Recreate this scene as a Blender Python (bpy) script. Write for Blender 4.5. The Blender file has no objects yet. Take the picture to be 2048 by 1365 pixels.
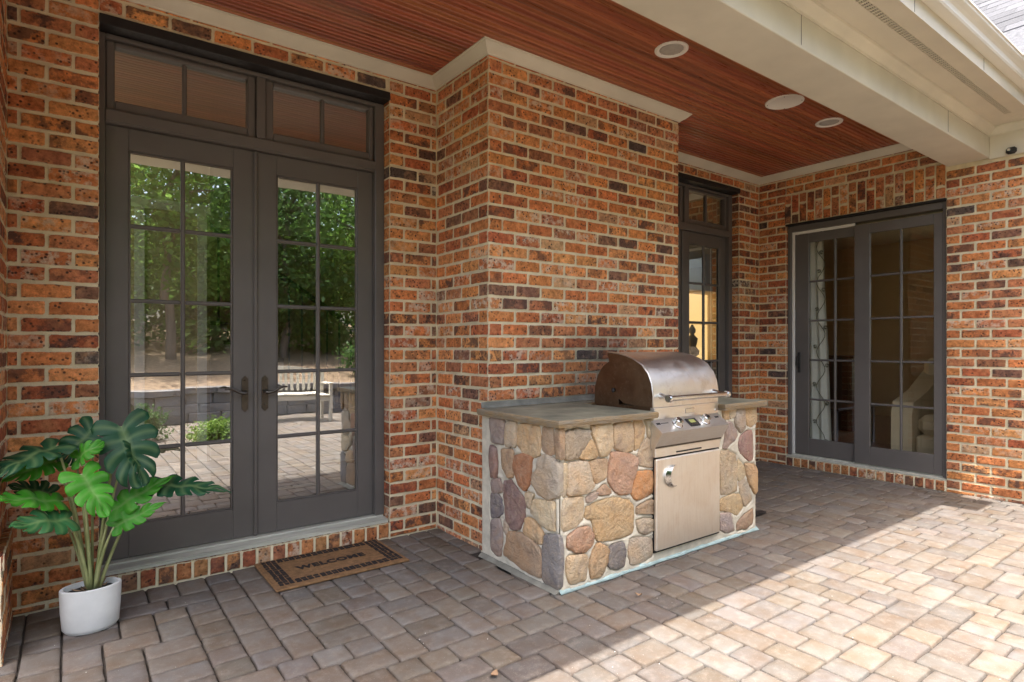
import bpy, math, random
from mathutils import Vector, Matrix, noise as mnoise
R = math.radians
sc = bpy.context.scene
col = sc.collection

# ------------------------------------------------------------------ camera
CAM = Vector((0.0, 0.0, 1.265))
cd = bpy.data.cameras.new('camera'); cam = bpy.data.objects.new('camera', cd); col.objects.link(cam)
cd.sensor_width = 36; cd.lens = 36 * 1188 / 2048; cd.shift_y = 0.0048
cd.clip_start = 0.05; cd.clip_end = 500
cam.location = CAM; cam.rotation_euler = (R(90), 0, 0.9309 - R(90))
sc.camera = cam
# ------------------------------------------------------------------ sky and sun
SUN = Vector((0.42, 0.60, -3.2)).normalized()          # the way the light travels
EL = math.asin(-SUN.z)
w = bpy.data.worlds.new('World'); sc.world = w; w.use_nodes = True
nt = w.node_tree; bg = nt.nodes['Background']
sky = nt.nodes.new('ShaderNodeTexSky'); sky.sky_type = 'NISHITA'; sky.sun_disc = False
sky.sun_elevation = EL; sky.sun_rotation = math.atan2(-SUN.x, -SUN.y); sky.air_density = 1.0; sky.dust_density = 6.5; sky.ozone_density = 1.0
nt.links.new(sky.outputs[0], bg.inputs[0]); bg.inputs[1].default_value = 0.15
ld = bpy.data.lights.new('sun', 'SUN'); ld.energy = 2.4; ld.angle = R(0.5); ld.color = (1.0, 0.955, 0.90)
lo = bpy.data.objects.new('sun', ld); col.objects.link(lo); lo.rotation_euler = SUN.to_track_quat('-Z', 'Y').to_euler(); lo.location = (0, 0, 20)
# ------------------------------------------------------------------ exposure
sc.view_settings.view_transform = 'Standard'; sc.view_settings.look = 'None'
sc.view_settings.exposure = 2.2; sc.view_settings.gamma = 1.0; sc.view_settings.use_curve_mapping = False
sc.render.engine = 'CYCLES'
cy = sc.cycles
cy.use_denoising = True; cy.max_bounces = 10; cy.diffuse_bounces = 5; cy.glossy_bounces = 5; cy.transparent_max_bounces = 12
cy.sample_clamp_indirect = 8; cy.caustics_reflective = False; cy.caustics_refractive = False; cy.blur_glossy = 0.5

# ------------------------------------------------------------------ material helpers
class N:
    def __init__(s, name):
        s.m = bpy.data.materials.new(name); s.m.use_nodes = True; s.t = s.m.node_tree
        s.b = s.t.nodes['Principled BSDF']; s.out = s.t.nodes['Material Output']
    def n(s, typ, **kw):
        x = s.t.nodes.new('ShaderNode' + typ)
        for k, v in kw.items():
            if k.startswith('i_'):
                x.inputs[k[2:].replace('_', ' ')].default_value = v
            else: setattr(x, k, v)
        return x
    def l(s, a, b): s.t.links.new(a, b)
    def noise(s, vec, scale, detail=4, rough=.55, dist=0):
        x = s.n('TexNoise'); x.inputs['Scale'].default_value = scale; x.inputs['Detail'].default_value = detail
        x.inputs['Roughness'].default_value = rough; x.inputs['Distortion'].default_value = dist
        if vec is not None: s.l(vec, x.inputs['Vector'])
        return x.outputs['Fac']
    def ramp(s, f, a, b, va=0., vb=1.):
        x = s.n('MapRange'); x.inputs['From Min'].default_value = a; x.inputs['From Max'].default_value = b
        x.inputs['To Min'].default_value = va; x.inputs['To Max'].default_value = vb
        s.l(f, x.inputs['Value']); return x.outputs[0]
    def math(s, op, a, b=None):
        x = s.n('Math', operation=op)
        for i, q in enumerate((a, b)):
            if q is None: continue
            if isinstance(q, (int, float)): x.inputs[i].default_value = q
            else: s.l(q, x.inputs[i])
        return x.outputs[0]
    def mix(s, f, a, b, blend='MIX'):
        x = s.n('Mix', data_type='RGBA', blend_type=blend)
        for i, q in ((0, f), (6, a), (7, b)):
            if isinstance(q, (int, float)): x.inputs[i].default_value = q
            elif isinstance(q, tuple): x.inputs[i].default_value = (*q, 1) if len(q) == 3 else q
            else: s.l(q, x.inputs[i])
        return x.outputs[2]
    def pos(s, scale=None, kind='world'):
        if kind == 'world': o = s.n('NewGeometry').outputs['Position']
        else: o = s.n('TexCoord').outputs['Object']
        if scale:
            m = s.n('Mapping'); m.inputs['Scale'].default_value = scale; s.l(o, m.inputs['Vector']); o = m.outputs[0]
        return o
    def bump(s, h, strength=.5, dist=.01):
        x = s.n('Bump'); x.inputs['Strength'].default_value = strength; x.inputs['Distance'].default_value = dist
        s.l(h, x.inputs['Height']); s.l(x.outputs[0], s.b.inputs['Normal'])
    def set(s, **kw):
        for k, v in kw.items():
            i = s.b.inputs[k.replace('_', ' ')]
            if isinstance(v, (int, float)): i.default_value = v
            elif isinstance(v, tuple): i.default_value = (*v, 1) if len(v) == 3 else v
            else: s.l(v, i)
        return s
def sc3(c, k): return tuple(min(1, x * k) for x in c)
def pmat(name, c, rough=.6, metal=0., var=.15, vscale=5, bump=.15, bscale=60, bdist=.003, stretch=None, spec=.5, c2=None, smoke=0):
    m = N(name); p = m.pos(stretch)
    f = m.ramp(m.noise(p, vscale, 5), .3, .7)
    cb = m.mix(f, sc3(c, 1 - var), c2 or sc3(c, 1 + var))
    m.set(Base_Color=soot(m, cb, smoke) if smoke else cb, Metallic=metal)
    m.set(Roughness=m.ramp(m.noise(p, vscale * 3.1, 3), .3, .7, max(0.02, rough - .08), min(1, rough + .08)))
    m.b.inputs['Specular IOR Level'].default_value = spec
    if bump: m.bump(m.noise(p, bscale, 4), bump, bdist)
    return m.m
def piece_color(m, objcol):
    """colour and fourth channel of one piece: its object colour, or a vertex colour in the joined remainder"""
    if objcol:
        o = m.n('ObjectInfo'); return o.outputs['Color'], o.outputs['Alpha']
    a = m.n('Attribute', attribute_name='Col'); return a.outputs['Color'], a.outputs['Alpha']
def piece_pos(m, c):
    s = m.n('VectorMath', operation='SCALE'); s.inputs['Scale'].default_value = 61.0; m.l(c, s.inputs[0])
    a = m.n('VectorMath', operation='ADD'); m.l(m.pos(), a.inputs[0]); m.l(s.outputs[0], a.inputs[1]); return a.outputs[0]
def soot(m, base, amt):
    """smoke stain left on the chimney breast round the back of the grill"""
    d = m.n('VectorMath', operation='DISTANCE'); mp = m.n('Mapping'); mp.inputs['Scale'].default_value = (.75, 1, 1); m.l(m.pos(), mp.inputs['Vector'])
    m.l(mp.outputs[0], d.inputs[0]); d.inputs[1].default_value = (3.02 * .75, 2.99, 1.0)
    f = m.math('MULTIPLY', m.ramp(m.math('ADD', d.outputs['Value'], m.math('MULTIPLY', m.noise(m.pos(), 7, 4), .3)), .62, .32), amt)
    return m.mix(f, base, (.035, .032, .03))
def brick_mat(name, objcol):
    m = N(name); c, al = piece_color(m, objcol); p = piece_pos(m, c)
    v = m.ramp(m.noise(p, 30, 6, .7), .3, .72, .42, 1.5)
    cc = m.n('CombineColor')
    for i in range(3): m.l(v, cc.inputs[i])
    base = m.mix(1.0, c, cc.outputs[0], 'MULTIPLY')
    # sandy orange blush
    base = m.mix(m.math('MULTIPLY', m.ramp(m.noise(p, 15, 3), .5, .72), .45), base, (.55, .28, .12))
    # flashed dark ends, strength from the fourth channel below 0.4
    dk = m.math('MULTIPLY', m.ramp(m.noise(p, 13, 5, .65), .46, .55), m.ramp(al, .4, .0, 0, 1))
    base = m.mix(m.math('MULTIPLY', dk, .85), base, (.06, .042, .04))
    # lime bloom, above 0.6
    wh = m.math('MULTIPLY', m.ramp(m.noise(p, 24, 6, .7), .47, .60), m.ramp(al, .6, 1.0, 0, .9))
    base = m.mix(wh, base, (.66, .55, .42))
    vo = m.n('TexVoronoi'); vo.inputs['Scale'].default_value = 46; m.l(p, vo.inputs['Vector'])
    sp = m.math('MULTIPLY', m.ramp(vo.outputs['Distance'], .36, .18), m.ramp(m.noise(p, 14, 2), .42, .52))
    base = m.mix(m.math('MULTIPLY', sp, .9), base, (.05, .03, .025))
    sm = m.ramp(m.noise(p, 150, 2), .70, .76)
    base = m.mix(m.math('MULTIPLY', sm, .55), base, (.55, .45, .34))
    # mortar smeared over the arrises
    ed = m.n('Attribute', attribute_name='edge').outputs['Fac']
    sm = m.ramp(m.math('ADD', ed, m.math('MULTIPLY', m.noise(p, 26, 5, .7), 1.1)), 1.26, 1.40)
    base = m.mix(m.math('MULTIPLY', sm, .9), base, (.64, .565, .39))
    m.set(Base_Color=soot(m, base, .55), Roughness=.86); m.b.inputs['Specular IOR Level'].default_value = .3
    h = m.math('ADD', m.math('MULTIPLY', m.noise(p, 34, 5, .6), 1.0), m.math('MULTIPLY', m.noise(p, 150, 3), .35))
    h = m.math('SUBTRACT', h, m.math('MULTIPLY', sp, .5))
    m.bump(h, .75, .008); return m.m
def paver_mat(name, objcol):
    m = N(name); c, al = piece_color(m, objcol); p = piece_pos(m, c)
    base = m.mix(m.ramp(m.noise(p, 9, 4, .6), .35, .68), c, m.mix(1.0, c, (.86, .72, .60), 'MULTIPLY'))
    base = m.mix(m.math('MULTIPLY', m.ramp(m.noise(p, 22, 5, .7), .5, .72), .3), base, (.30, .26, .22))
    base = m.mix(m.math('MULTIPLY', m.ramp(m.noise(p, 190, 2), .55, .75), .35), base, (.12, .10, .09))
    base = m.mix(m.math('MULTIPLY', m.ramp(m.noise(p, 230, 2), .66, .74), .4), base, (.5, .46, .4))
    m.set(Base_Color=base, Roughness=.88); m.b.inputs['Specular IOR Level'].default_value = .3
    h = m.math('ADD', m.noise(p, 30, 4), m.math('MULTIPLY', m.noise(p, 260, 3), .4))
    m.bump(h, .4, .004); return m.m
def stone_mat(name):
    m = N(name); c, al = piece_color(m, True); p = piece_pos(m, c)
    base = m.mix(m.ramp(m.noise(p, 5, 5, .65, .8), .38, .64), c, m.mix(1.0, c, (1.12, .96, .80), 'MULTIPLY'))
    base = m.mix(m.math('MULTIPLY', m.ramp(m.noise(p, 7, 4, .6, 1.5), .52, .68), .55), base, m.mix(1.0, c, (.55, .5, .55), 'MULTIPLY'))
    base = m.mix(m.math('MULTIPLY', m.ramp(m.noise(p, 36, 6, .7), .5, .68), .38), base, (.46, .38, .27))
    base = m.mix(m.math('MULTIPLY', m.ramp(m.noise(p, 90, 4, .7), .62, .72), .55), base, (.07, .055, .05))
    m.set(Base_Color=base, Roughness=.82); m.b.inputs['Specular IOR Level'].default_value = .3
    h = m.math('ADD', m.noise(p, 16, 7, .65, .6), m.math('MULTIPLY', m.noise(p, 80, 4), .35))
    m.bump(h, 1.0, .02); return m.m
def glass_mat(name, refl=.4, tint=(.86, .88, .86)):
    m = N(name); t = m.t; t.nodes.remove(m.b)
    tr = m.n('BsdfTransparent'); tr.inputs[0].default_value = (*tint, 1)
    gl = m.n('BsdfGlossy'); gl.inputs['Roughness'].default_value = .0; gl.inputs['Color'].default_value = (.95, .97, .96, 1)
    bp = m.n('Bump'); bp.inputs['Strength'].default_value = .03; bp.inputs['Distance'].default_value = .02
    m.l(m.noise(m.pos(), 2.2, 2), bp.inputs['Height']); m.l(bp.outputs[0], gl.inputs['Normal'])
    fr = m.n('Fresnel'); fr.inputs[0].default_value = 1.5
    f = m.ramp(fr.outputs[0], .04, 1.0, refl, 1.0)
    mx = m.n('MixShader'); m.l(f, mx.inputs[0]); m.l(tr.outputs[0], mx.inputs[1]); m.l(gl.outputs[0], mx.inputs[2])
    m.l(mx.outputs[0], m.out.inputs[0]); return m.m
def leaf_mat(name, objcol=False, c=(.05, .12, .03), c2=(.09, .17, .04), trans=.35, rough=.45, vein=False):
    m = N(name)
    if objcol: c_, al = piece_color(m, True); base = m.mix(m.ramp(m.noise(m.pos(), 14, 3), .3, .7), c_, m.mix(1.0, c_, (.62, .66, .6), 'MULTIPLY'))
    else: base = m.mix(m.ramp(m.noise(m.pos(), 2.3, 3), .35, .65), c, c2)
    if vein:
        a = m.n('Attribute', attribute_name='Col'); base = m.mix(m.math('MULTIPLY', a.outputs['Fac'], .4), base, (.26, .36, .14))
    m.set(Base_Color=base, Roughness=rough); m.b.inputs['Specular IOR Level'].default_value = .28
    tl = m.n('BsdfTranslucent'); m.l(base, tl.inputs[0])
    mx = m.n('MixShader'); mx.inputs[0].default_value = trans; m.l(m.b.outputs[0], mx.inputs[1]); m.l(tl.outputs[0], mx.inputs[2]); m.l(mx.outputs[0], m.out.inputs[0])
    return m.m
def emit_mat(name, c, s):
    m = N(name); m.set(Base_Color=c, Emission_Color=c, Emission_Strength=s, Roughness=.6); return m.m
def wood_mat(name, c, rough=.32, objcol=True):
    m = N(name)
    base = piece_color(m, True)[0] if objcol else None
    p = m.pos((.9, 14, 14))
    q = m.mix(m.ramp(m.noise(p, 3.0, 6, .7), .3, .72), (.72, .64, .6), (1.22, 1.25, 1.2))
    b = m.mix(1.0, base if objcol else c, q, 'MULTIPLY')
    b = m.mix(m.math('MULTIPLY', m.ramp(m.noise(m.pos((1.6, 40, 40)), 2.0, 4, .7), .56, .75), .6), b, (.50, .17, .06))
    m.set(Base_Color=b, Roughness=m.ramp(m.noise(p, 6, 3), .3, .7, rough - .07, rough + .12)); m.bump(m.noise(p, 10, 4), .12, .002)
    return m.m
def steel_mat(name, axis=(1, 1, 1), c=(.78, .76, .72), rough=.36, streak=.3, warm=(.72, .60, .47), wamt=.5):
    m = N(name); p = m.pos(axis)
    b = m.mix(m.math('MULTIPLY', m.ramp(m.noise(m.pos(), 4, 5, .65, .6), .45, .75), wamt), c, warm)
    b = m.mix(m.math('MULTIPLY', m.ramp(m.noise(p, 9, 6, .8), .52, .66), streak), b, (.42, .33, .25))
    m.set(Base_Color=b, Metallic=1.0, Roughness=m.ramp(m.noise(p, 14, 5, .7), .3, .7, rough - .08, rough + .14)); m.bump(m.noise(p, 30, 3), .05, .002)
    return m.m

M = dict(
    brick=brick_mat('brick_single', True), brick_j=brick_mat('brick_joined', False),
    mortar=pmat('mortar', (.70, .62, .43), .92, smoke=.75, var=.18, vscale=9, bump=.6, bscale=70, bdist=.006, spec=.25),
    mortar2=pmat('stone_mortar', (.60, .55, .44), .9, var=.2, vscale=12, bump=.5, bscale=80, bdist=.005, spec=.25),
    wash=pmat('pale_blue_grout', (.38, .50, .49), .85, var=.25, vscale=14, bump=.5, bscale=60, bdist=.006, spec=.25),
    footing=pmat('damp_grey_mortar', (.20, .195, .165), .9, var=.3, vscale=10, bump=.5, bscale=60, bdist=.006, spec=.25),
    paver=paver_mat('paver_single', True), paver_j=paver_mat('paver_joined', False),
    sand=pmat('joint_sand', (.045, .038, .032), .95, var=.4, vscale=20, bump=.6, bscale=200, bdist=.004),
    stone=stone_mat('field_stone'),
    frame=pmat('bronze_paint', (.122, .111, .102), .38, var=.1, vscale=3, bump=.05, bscale=120),
    black=pmat('black_metal', (.014, .013, .013), .5, var=.3, vscale=12, bump=.15, bscale=90),
    hardware=pmat('dark_hardware', (.09, .075, .06), .34, metal=.8, var=.2, vscale=20, bump=.05),
    sill=pmat('threshold_aluminium', (.50, .50, .43), .45, metal=.1, var=.2, vscale=8, bump=.1, bscale=90, stretch=(.4, 3, 3)),
    trim=pmat('cream_trim_paint', (.64, .615, .51), .5, var=.09, vscale=2.5, bump=.12, bscale=30, bdist=.002),
    trim2=pmat('cream_soffit_paint', (.64, .60, .49), .6, var=.06, vscale=3, bump=.08, bscale=60, bdist=.002),
    gutter=pmat('gutter_paint', (.74, .73, .66), .4, var=.05, vscale=2, bump=.04, bscale=30),
    white=pmat('white_paint', (.78, .76, .70), .5, var=.04, vscale=4, bump=.05),
    pot=pmat('matte_white_planter', (.66, .67, .65), .6, var=.11, vscale=7, bump=.08, bscale=110),
    soil=pmat('dark_moss_soil', (.02, .02, .02), .95, var=.4, vscale=60, bump=.8, bscale=120, bdist=.01),
    wood=wood_mat('stained_ceiling_wood', None),
    steel=steel_mat('brushed_steel_hood', (1, 1, 1)), steel_v=steel_mat('brushed_steel_door', (14, 14, .7), c=(.84, .79, .71), streak=.2, rough=.45),
    steel_h=steel_mat('brushed_steel_panel', (1, 14, 14), rough=.36, streak=.2),
    chrome=pmat('polished_steel', (.60, .59, .57), .2, metal=1, var=.05, bump=0),
    steel_dark=steel_mat('heat_stained_steel', (3, 3, 3), c=(.22, .15, .10), rough=.36, warm=(.12, .06, .035), wamt=.9),
    slate=pmat('bluestone_slab', (.19, .20, .155), .55, var=.3, vscale=5, bump=.4, bscale=22, bdist=.008, c2=(.30, .29, .21)),
    slate_edge=pmat('split_slate_edge', (.42, .36, .27), .8, var=.4, vscale=22, bump=.9, bscale=45, bdist=.012, stretch=(.6, .6, 3), c2=(.30, .20, .09)),
    glass=glass_mat('door_glass', .50), glass_s=glass_mat('slider_glass', .09, (.93, .93, .90)),
    coir=pmat('coir', (.24, .13, .055), .95, var=.3, vscale=40, bump=.9, bscale=420, bdist=.006),
    rubber=pmat('coir_print', (.012, .009, .009), .9, var=.3, vscale=50, bump=.8, bscale=420, bdist=.005),
    leaf=leaf_mat('monstera_leaf', True, trans=.2, rough=.5, vein=True),
    shaded_baffle=pmat('downlight_shaded_baffle', (.40, .385, .35), .6, var=.1, vscale=20, bump=.05),  # darker grey paints in the shade of a recess that is not modelled
    grit=pmat('pale_grit', (.5, .47, .42), .9, var=.3, vscale=30, bump=.2),
    stem=pmat('plant_stem', (.24, .29, .10), .5, var=.25, vscale=14, bump=.05, c2=(.36, .38, .18)),
    husk=pmat('dry_husk', (.30, .19, .11), .9, var=.3, vscale=40, bump=.5, bscale=90),
    foliage=leaf_mat('tree_leaves', False, (.09, .19, .03), (.17, .29, .06), .6, .5),
    foliage2=leaf_mat('dark_tree_leaves', False, (.05, .12, .03), (.09, .17, .045), .55, .5),
    shrub=leaf_mat('shrub_leaves', False, (.10, .20, .03), (.2, .3, .05), .35, .5),
    bark=pmat('bark', (.16, .125, .10), .95, var=.35, vscale=8, bump=.9, bscale=18, bdist=.03, stretch=(1, 1, .25)),
    mulch=pmat('pine_mulch', (.24, .15, .09), .95, var=.5, vscale=14, bump=.9, bscale=60, bdist=.03, c2=(.38, .27, .17)),
    grass=pmat('ground_soil', (.10, .11, .05), .95, var=.3, vscale=3, bump=.5, bscale=30, bdist=.02),
    shingle=pmat('asphalt_shingle', (.10, .102, .11), .95, var=.3, vscale=26, bump=.7, bscale=160, bdist=.004),
    wall_in=pmat('interior_tan_wall', (.50, .39, .25), .8, var=.04, vscale=2, bump=.03),
    ceil_in=pmat('interior_white_ceiling', (.6, .56, .5), .8, var=.03, vscale=2, bump=.02),
    floor_in=pmat('interior_wood_floor', (.13, .06, .03), .35, var=.3, vscale=6, bump=.05, stretch=(1, 8, 1)),
    cream=pmat('cream_upholstery', (.58, .48, .31), .85, var=.06, vscale=6, bump=.25, bscale=180, bdist=.002),
    darkwood=pmat('dark_wood', (.03, .015, .01), .35, var=.3, vscale=8, bump=.05),
    curtain=pmat('printed_curtain', (.70, .70, .62), .85, var=.05, vscale=5, bump=.1, bscale=120),
    vine=pmat('curtain_print', (.16, .16, .11), .9, var=.3, vscale=30, bump=0),
    lit=emit_mat('lit_cabinet_back', (1.0, .66, .26), .45),
    display=emit_mat('green_display', (.30, .31, .10), .03),
    bluestone=stone_mat('bluestone_block'),
    fence=pmat('weathered_white_wood', (.62, .58, .48), .7, var=.08, vscale=6, bump=.2, bscale=40, stretch=(1, 1, 3)),
)

# ------------------------------------------------------------------ mesh helpers
class MB:
    def __init__(s): s.v = []; s.f = []; s.c = []; s.e = []
    def add(s, vs, fs, c=None):
        o = len(s.v); s.v += [tuple(q) for q in vs]; s.f += [tuple(i + o for i in q) for q in fs]
        if c is not None: s.c += [c] * len(vs) if isinstance(c, tuple) else list(c)
        return s
    def box(s, x0, x1, y0, y1, z0, z1, b=0.0):
        if b <= 0:
            return s.add([(x, y, z) for x in (x0, x1) for y in (y0, y1) for z in (z0, z1)],
                  [(0, 1, 3, 2), (4, 6, 7, 5), (0, 4, 5, 1), (2, 3, 7, 6), (0, 2, 6, 4), (1, 5, 7, 3)])
        b = min(b, (x1 - x0) / 2.2, (y1 - y0) / 2.2, (z1 - z0) / 2.2)
        X, Y, Z = (x0, x1), (y0, y1), (z0, z1); sg = (1, -1); V = []; I = {}
        for i in (0, 1):
            for j in (0, 1):
                for k in (0, 1):
                    for a in range(3):
                        p = [X[i] + b * sg[i], Y[j] + b * sg[j], Z[k] + b * sg[k]]
                        p[a] = (X[i], Y[j], Z[k])[a]; I[i, j, k, a] = len(V); V.append(p)
        F = []
        for a in range(3):
            o = [q for q in range(3) if q != a]
            for e in (0, 1):
                q = []
                for (m_, n_) in ((0, 0), (1, 0), (1, 1), (0, 1)):
                    t = [0, 0, 0]; t[a] = e; t[o[0]] = m_; t[o[1]] = n_; q.append(I[t[0], t[1], t[2], a])
                if (e == 0) ^ (a == 1): q.reverse()
                F.append(q)
        for a in range(3):
            o = [q for q in range(3) if q != a]
            for m_ in (0, 1):
                for n_ in (0, 1):
                    t0 = [0, 0, 0]; t0[o[0]] = m_; t0[o[1]] = n_; t1 = list(t0); t1[a] = 1
                    q = [I[(*t0, o[0])], I[(*t1, o[0])], I[(*t1, o[1])], I[(*t0, o[1])]]
                    F.append(q)
        for i in (0, 1):
            for j in (0, 1):
                for k in (0, 1): F.append([I[i, j, k, a] for a in range(3)])
        cx, cy_, cz = (x0 + x1) / 2, (y0 + y1) / 2, (z0 + z1) / 2
        G = []
        for q in F:
            A, B, C_ = (Vector(V[q[0]]), Vector(V[q[1]]), Vector(V[q[2]]))
            if (B - A).cross(C_ - A).dot(A - Vector((cx, cy_, cz))) < 0: q = q[::-1]
            G.append(q)
        return s.add(V, G)
    def prism(s, pts, axis, t0, t1):
        """polygon pts=(a,b) extruded along axis; the other two axes in cyclic order x,y,z without it"""
        o = [q for q in range(3) if q != axis]; V = []
        for t in (t0, t1):
            for a, b in pts:
                p = [0, 0, 0]; p[axis] = t; p[o[0]] = a; p[o[1]] = b; V.append(p)
        n = len(pts); F = [tuple(range(n)), tuple(range(2 * n - 1, n - 1, -1))]
        F += [(i, i + n, (i + 1) % n + n, (i + 1) % n) for i in range(n)]
        return s.add(V, F)
    def tube(s, path, rad, n=8, cap=True):
        P = [Vector(p) for p in path]; r = rad if isinstance(rad, (list, tuple)) else [rad] * len(P); V = []; F = []
        up = None
        for i, p in enumerate(P):
            d = (P[min(i + 1, len(P) - 1)] - P[max(i - 1, 0)]).normalized()
            if up is None: up = d.orthogonal().normalized()
            up = (up - d * up.dot(d)).normalized(); w_ = d.cross(up)
            for k in range(n):
                a = 2 * math.pi * k / n; V.append(p + (up * math.cos(a) + w_ * math.sin(a)) * r[i])
        for i in range(len(P) - 1):
            for k in range(n): F.append((i * n + k, i * n + (k + 1) % n, (i + 1) * n + (k + 1) % n, (i + 1) * n + k))
        if cap: F += [tuple(range(n - 1, -1, -1)), tuple(range((len(P) - 1) * n, len(P) * n))]
        return s.add(V, F)
    def lathe(s, prof, c, n=32, ex=1.0, ey=1.0, ax=None):
        V = []; F = []
        for r, z in prof:
            for k in range(n):
                a = 2 * math.pi * k / n; V.append(Vector((r * math.cos(a) * ex, r * math.sin(a) * ey, z)))
        if ax is not None:
            q = Vector((0, 0, 1)).rotation_difference(Vector(ax)); V = [q @ v for v in V]
        V = [v + Vector(c) for v in V]
        for i in range(len(prof) - 1):
            for k in range(n): F.append((i * n + k, i * n + (k + 1) % n, (i + 1) * n + (k + 1) % n, (i + 1) * n + k))
        F.append(tuple(range(n - 1, -1, -1))); F.append(tuple(range((len(prof) - 1) * n, len(prof) * n)))
        return s.add(V, F)
    def mesh(s, name, mat, smooth=False):
        me = bpy.data.meshes.new(name); me.from_pydata(s.v, [], s.f)
        if s.c:
            a = me.color_attributes.new('Col', 'FLOAT_COLOR', 'POINT'); a.data.foreach_set('color', [x for c in s.c for x in c])
        if s.e:
            a = me.attributes.new('edge', 'FLOAT', 'POINT'); a.data.foreach_set('value', s.e)
        if mat is not None: me.materials.append(M[mat] if isinstance(mat, str) else mat)
        if smooth is True: me.polygons.foreach_set('use_smooth', [True] * len(me.polygons))
        me.update()
        if smooth and smooth is not True:
            me.polygons.foreach_set('use_smooth', [True] * len(me.polygons))
            try: me.set_sharp_from_angle(angle=R(smooth))
            except Exception: pass
        return me
    def build(s, name, mat, parent=None, smooth=False, **tags):
        return put(name, s.mesh(name, mat, smooth), parent, **tags)
def put(name, me, parent=None, loc=None, rotz=0, scale=None, color=None, **tags):
    o = bpy.data.objects.new(name, me); col.objects.link(o)
    if loc is not None: o.location = loc
    if rotz: o.rotation_euler = (0, 0, rotz)
    if scale is not None: o.scale = scale
    if color is not None: o.color = color
    if parent is not None:
        o.parent = parent; o.matrix_parent_inverse = parent.matrix_basis.inverted()
    if tags.get('category') and not tags.get('kind'): tags['kind'] = 'thing'
    for k, v in tags.items():
        if v: o[k] = v
    return o
def thing(name, label, category, loc, group=None, kind=None):
    return put(name, None, loc=loc, label=label, category=category, group=group, kind=kind or 'thing')
def sweep(path, prof):
    """moulding: prof=(out,z) swept with mitres along a plan path; 'out' is to the right of travel"""
    m = MB(); P = [Vector((a, b)) for a, b in path]; n = len(prof)
    for i, p in enumerate(P):
        d0 = (p - P[i - 1]).normalized() if i else (P[1] - p).normalized()
        d1 = (P[i + 1] - p).normalized() if i < len(P) - 1 else d0
        n0 = Vector((d0.y, -d0.x)); n1 = Vector((d1.y, -d1.x)); b = (n0 + n1); b = b / max(.2, b.dot(n0)) if b.length > 1e-6 else n0
        m.v += [(p.x + b.x * o, p.y + b.y * o, z) for o, z in prof]
    for i in range(len(P) - 1):
        for k in range(n): m.f.append((i * n + k, i * n + (k + 1) % n, (i + 1) * n + (k + 1) % n, (i + 1) * n + k))
    m.f += [tuple(range(n - 1, -1, -1)), tuple(range((len(P) - 1) * n, len(P) * n))]
    return m

# ================================================================== THE SETTING
rnd = random.Random(7)
YW, XC0, XC1, YC, XR, XL = 3.63, 2.045, 3.874, 2.99, 6.10, -0.235
ZT = 3.10                        # porch ceiling
COURSE, MOD, JT, Z0 = 0.081, 0.2075, 0.0110, 0.030

MBg = MB().box(-60, 60, -80, 60, -.4, -.06); MBg.build('ground', 'grass', kind='structure')

# ---- paved patio: pavers of two sizes in a random ashlar bond
def paver_mesh(a, b, seed):
    r = random.Random(seed); m = MB(); per = []
    hx, hy = a / 2, b / 2
    cs = [(-hx, -hy), (hx, -hy), (hx, hy), (-hx, hy)]
    for i in range(4):
        p, q = Vector(cs[i]), Vector(cs[(i + 1) % 4]); L = (q - p).length; ch = r.uniform(.004, .011)
        per.append(p.lerp(q, ch / L)); per.append(p.lerp(q, r.uniform(.4, .6))); per.append(p.lerp(q, 1 - r.uniform(.004, .011) / L))
    n = len(per); per = [p + Vector((r.uniform(-.0018, .0018), r.uniform(-.0018, .0018))) for p in per]
    def ring(k, z, j=0): return [(p.x * (1 - k / hx), p.y * (1 - k / hy), z + r.uniform(-j, j)) for p in per]
    V = ring(.026, 0, .0006) + ring(.0050, -.0004, .0006) + ring(.0012, -.0045, .001) + ring(0, -.03) + [(0, 0, .0006)]
    F = [(3 * n + n, i, (i + 1) % n) for i in range(n)]
    for k in range(3):
        F += [(k * n + i, (k + 1) * n + i, (k + 1) * n + (i + 1) % n, k * n + (i + 1) % n) for i in range(n)]
    return m.add(V, F)
U = 0.0685
PV = {(2, 2): [paver_mesh(2 * U - .0068, 2 * U - .0068, i) for i in range(8)],
      (3, 2): [paver_mesh(3 * U - .0068, 2 * U - .0068, 20 + i) for i in range(8)],
      (2, 3): [paver_mesh(2 * U - .0068, 3 * U - .0068, 40 + i) for i in range(8)]}
PVM = {k: [m.mesh('paver', 'paver', True) for m in v] for k, v in PV.items()}
PX0, PY0, NX, NY = -4.0, 3.622, int(12.0 / U), int(7.0 / U)
occ = [[0] * NX for _ in range(NY)]; tiles = []
for j in range(NY):
    i = 0
    while i < NX:
        if occ[j][i]: i += 1; continue
        run = 0
        while i + run < NX and not occ[j][i + run]: run += 1
        opts = [(2, 2)] * 3 + [(3, 2)] * 5 + [(2, 3)] * 3
        opts = [o for o in opts if o[0] <= run and run - o[0] != 1] or [(min(run, 2), 2)]
        wd, ht = rnd.choice(opts)
        for y in range(j, min(NY, j + ht)):
            for x in range(i, i + wd): occ[y][x] = 1
        if wd == 1: i += 1; continue
        tiles.append((PX0 + (i + wd / 2) * U, PY0 - (j + ht / 2) * U, (wd, ht))); i += wd
PCOL = [(.268, .238, .208), (.255, .236, .218), (.285, .246, .205), (.235, .215, .20), (.275, .252, .232), (.255, .222, .185), (.30, .27, .238)]
def paver_ok(x, y):
    if y > YW: return False
    if XC0 + .06 < x < XC1 - .06 and y > YC + .05: return False
    if 2.06 < x < 3.72 and y > 2.36 and y <= YC + .05: return False
    return -3.9 < x < XR + .05
tiles = [t for t in tiles if paver_ok(t[0], t[1])]
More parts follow.
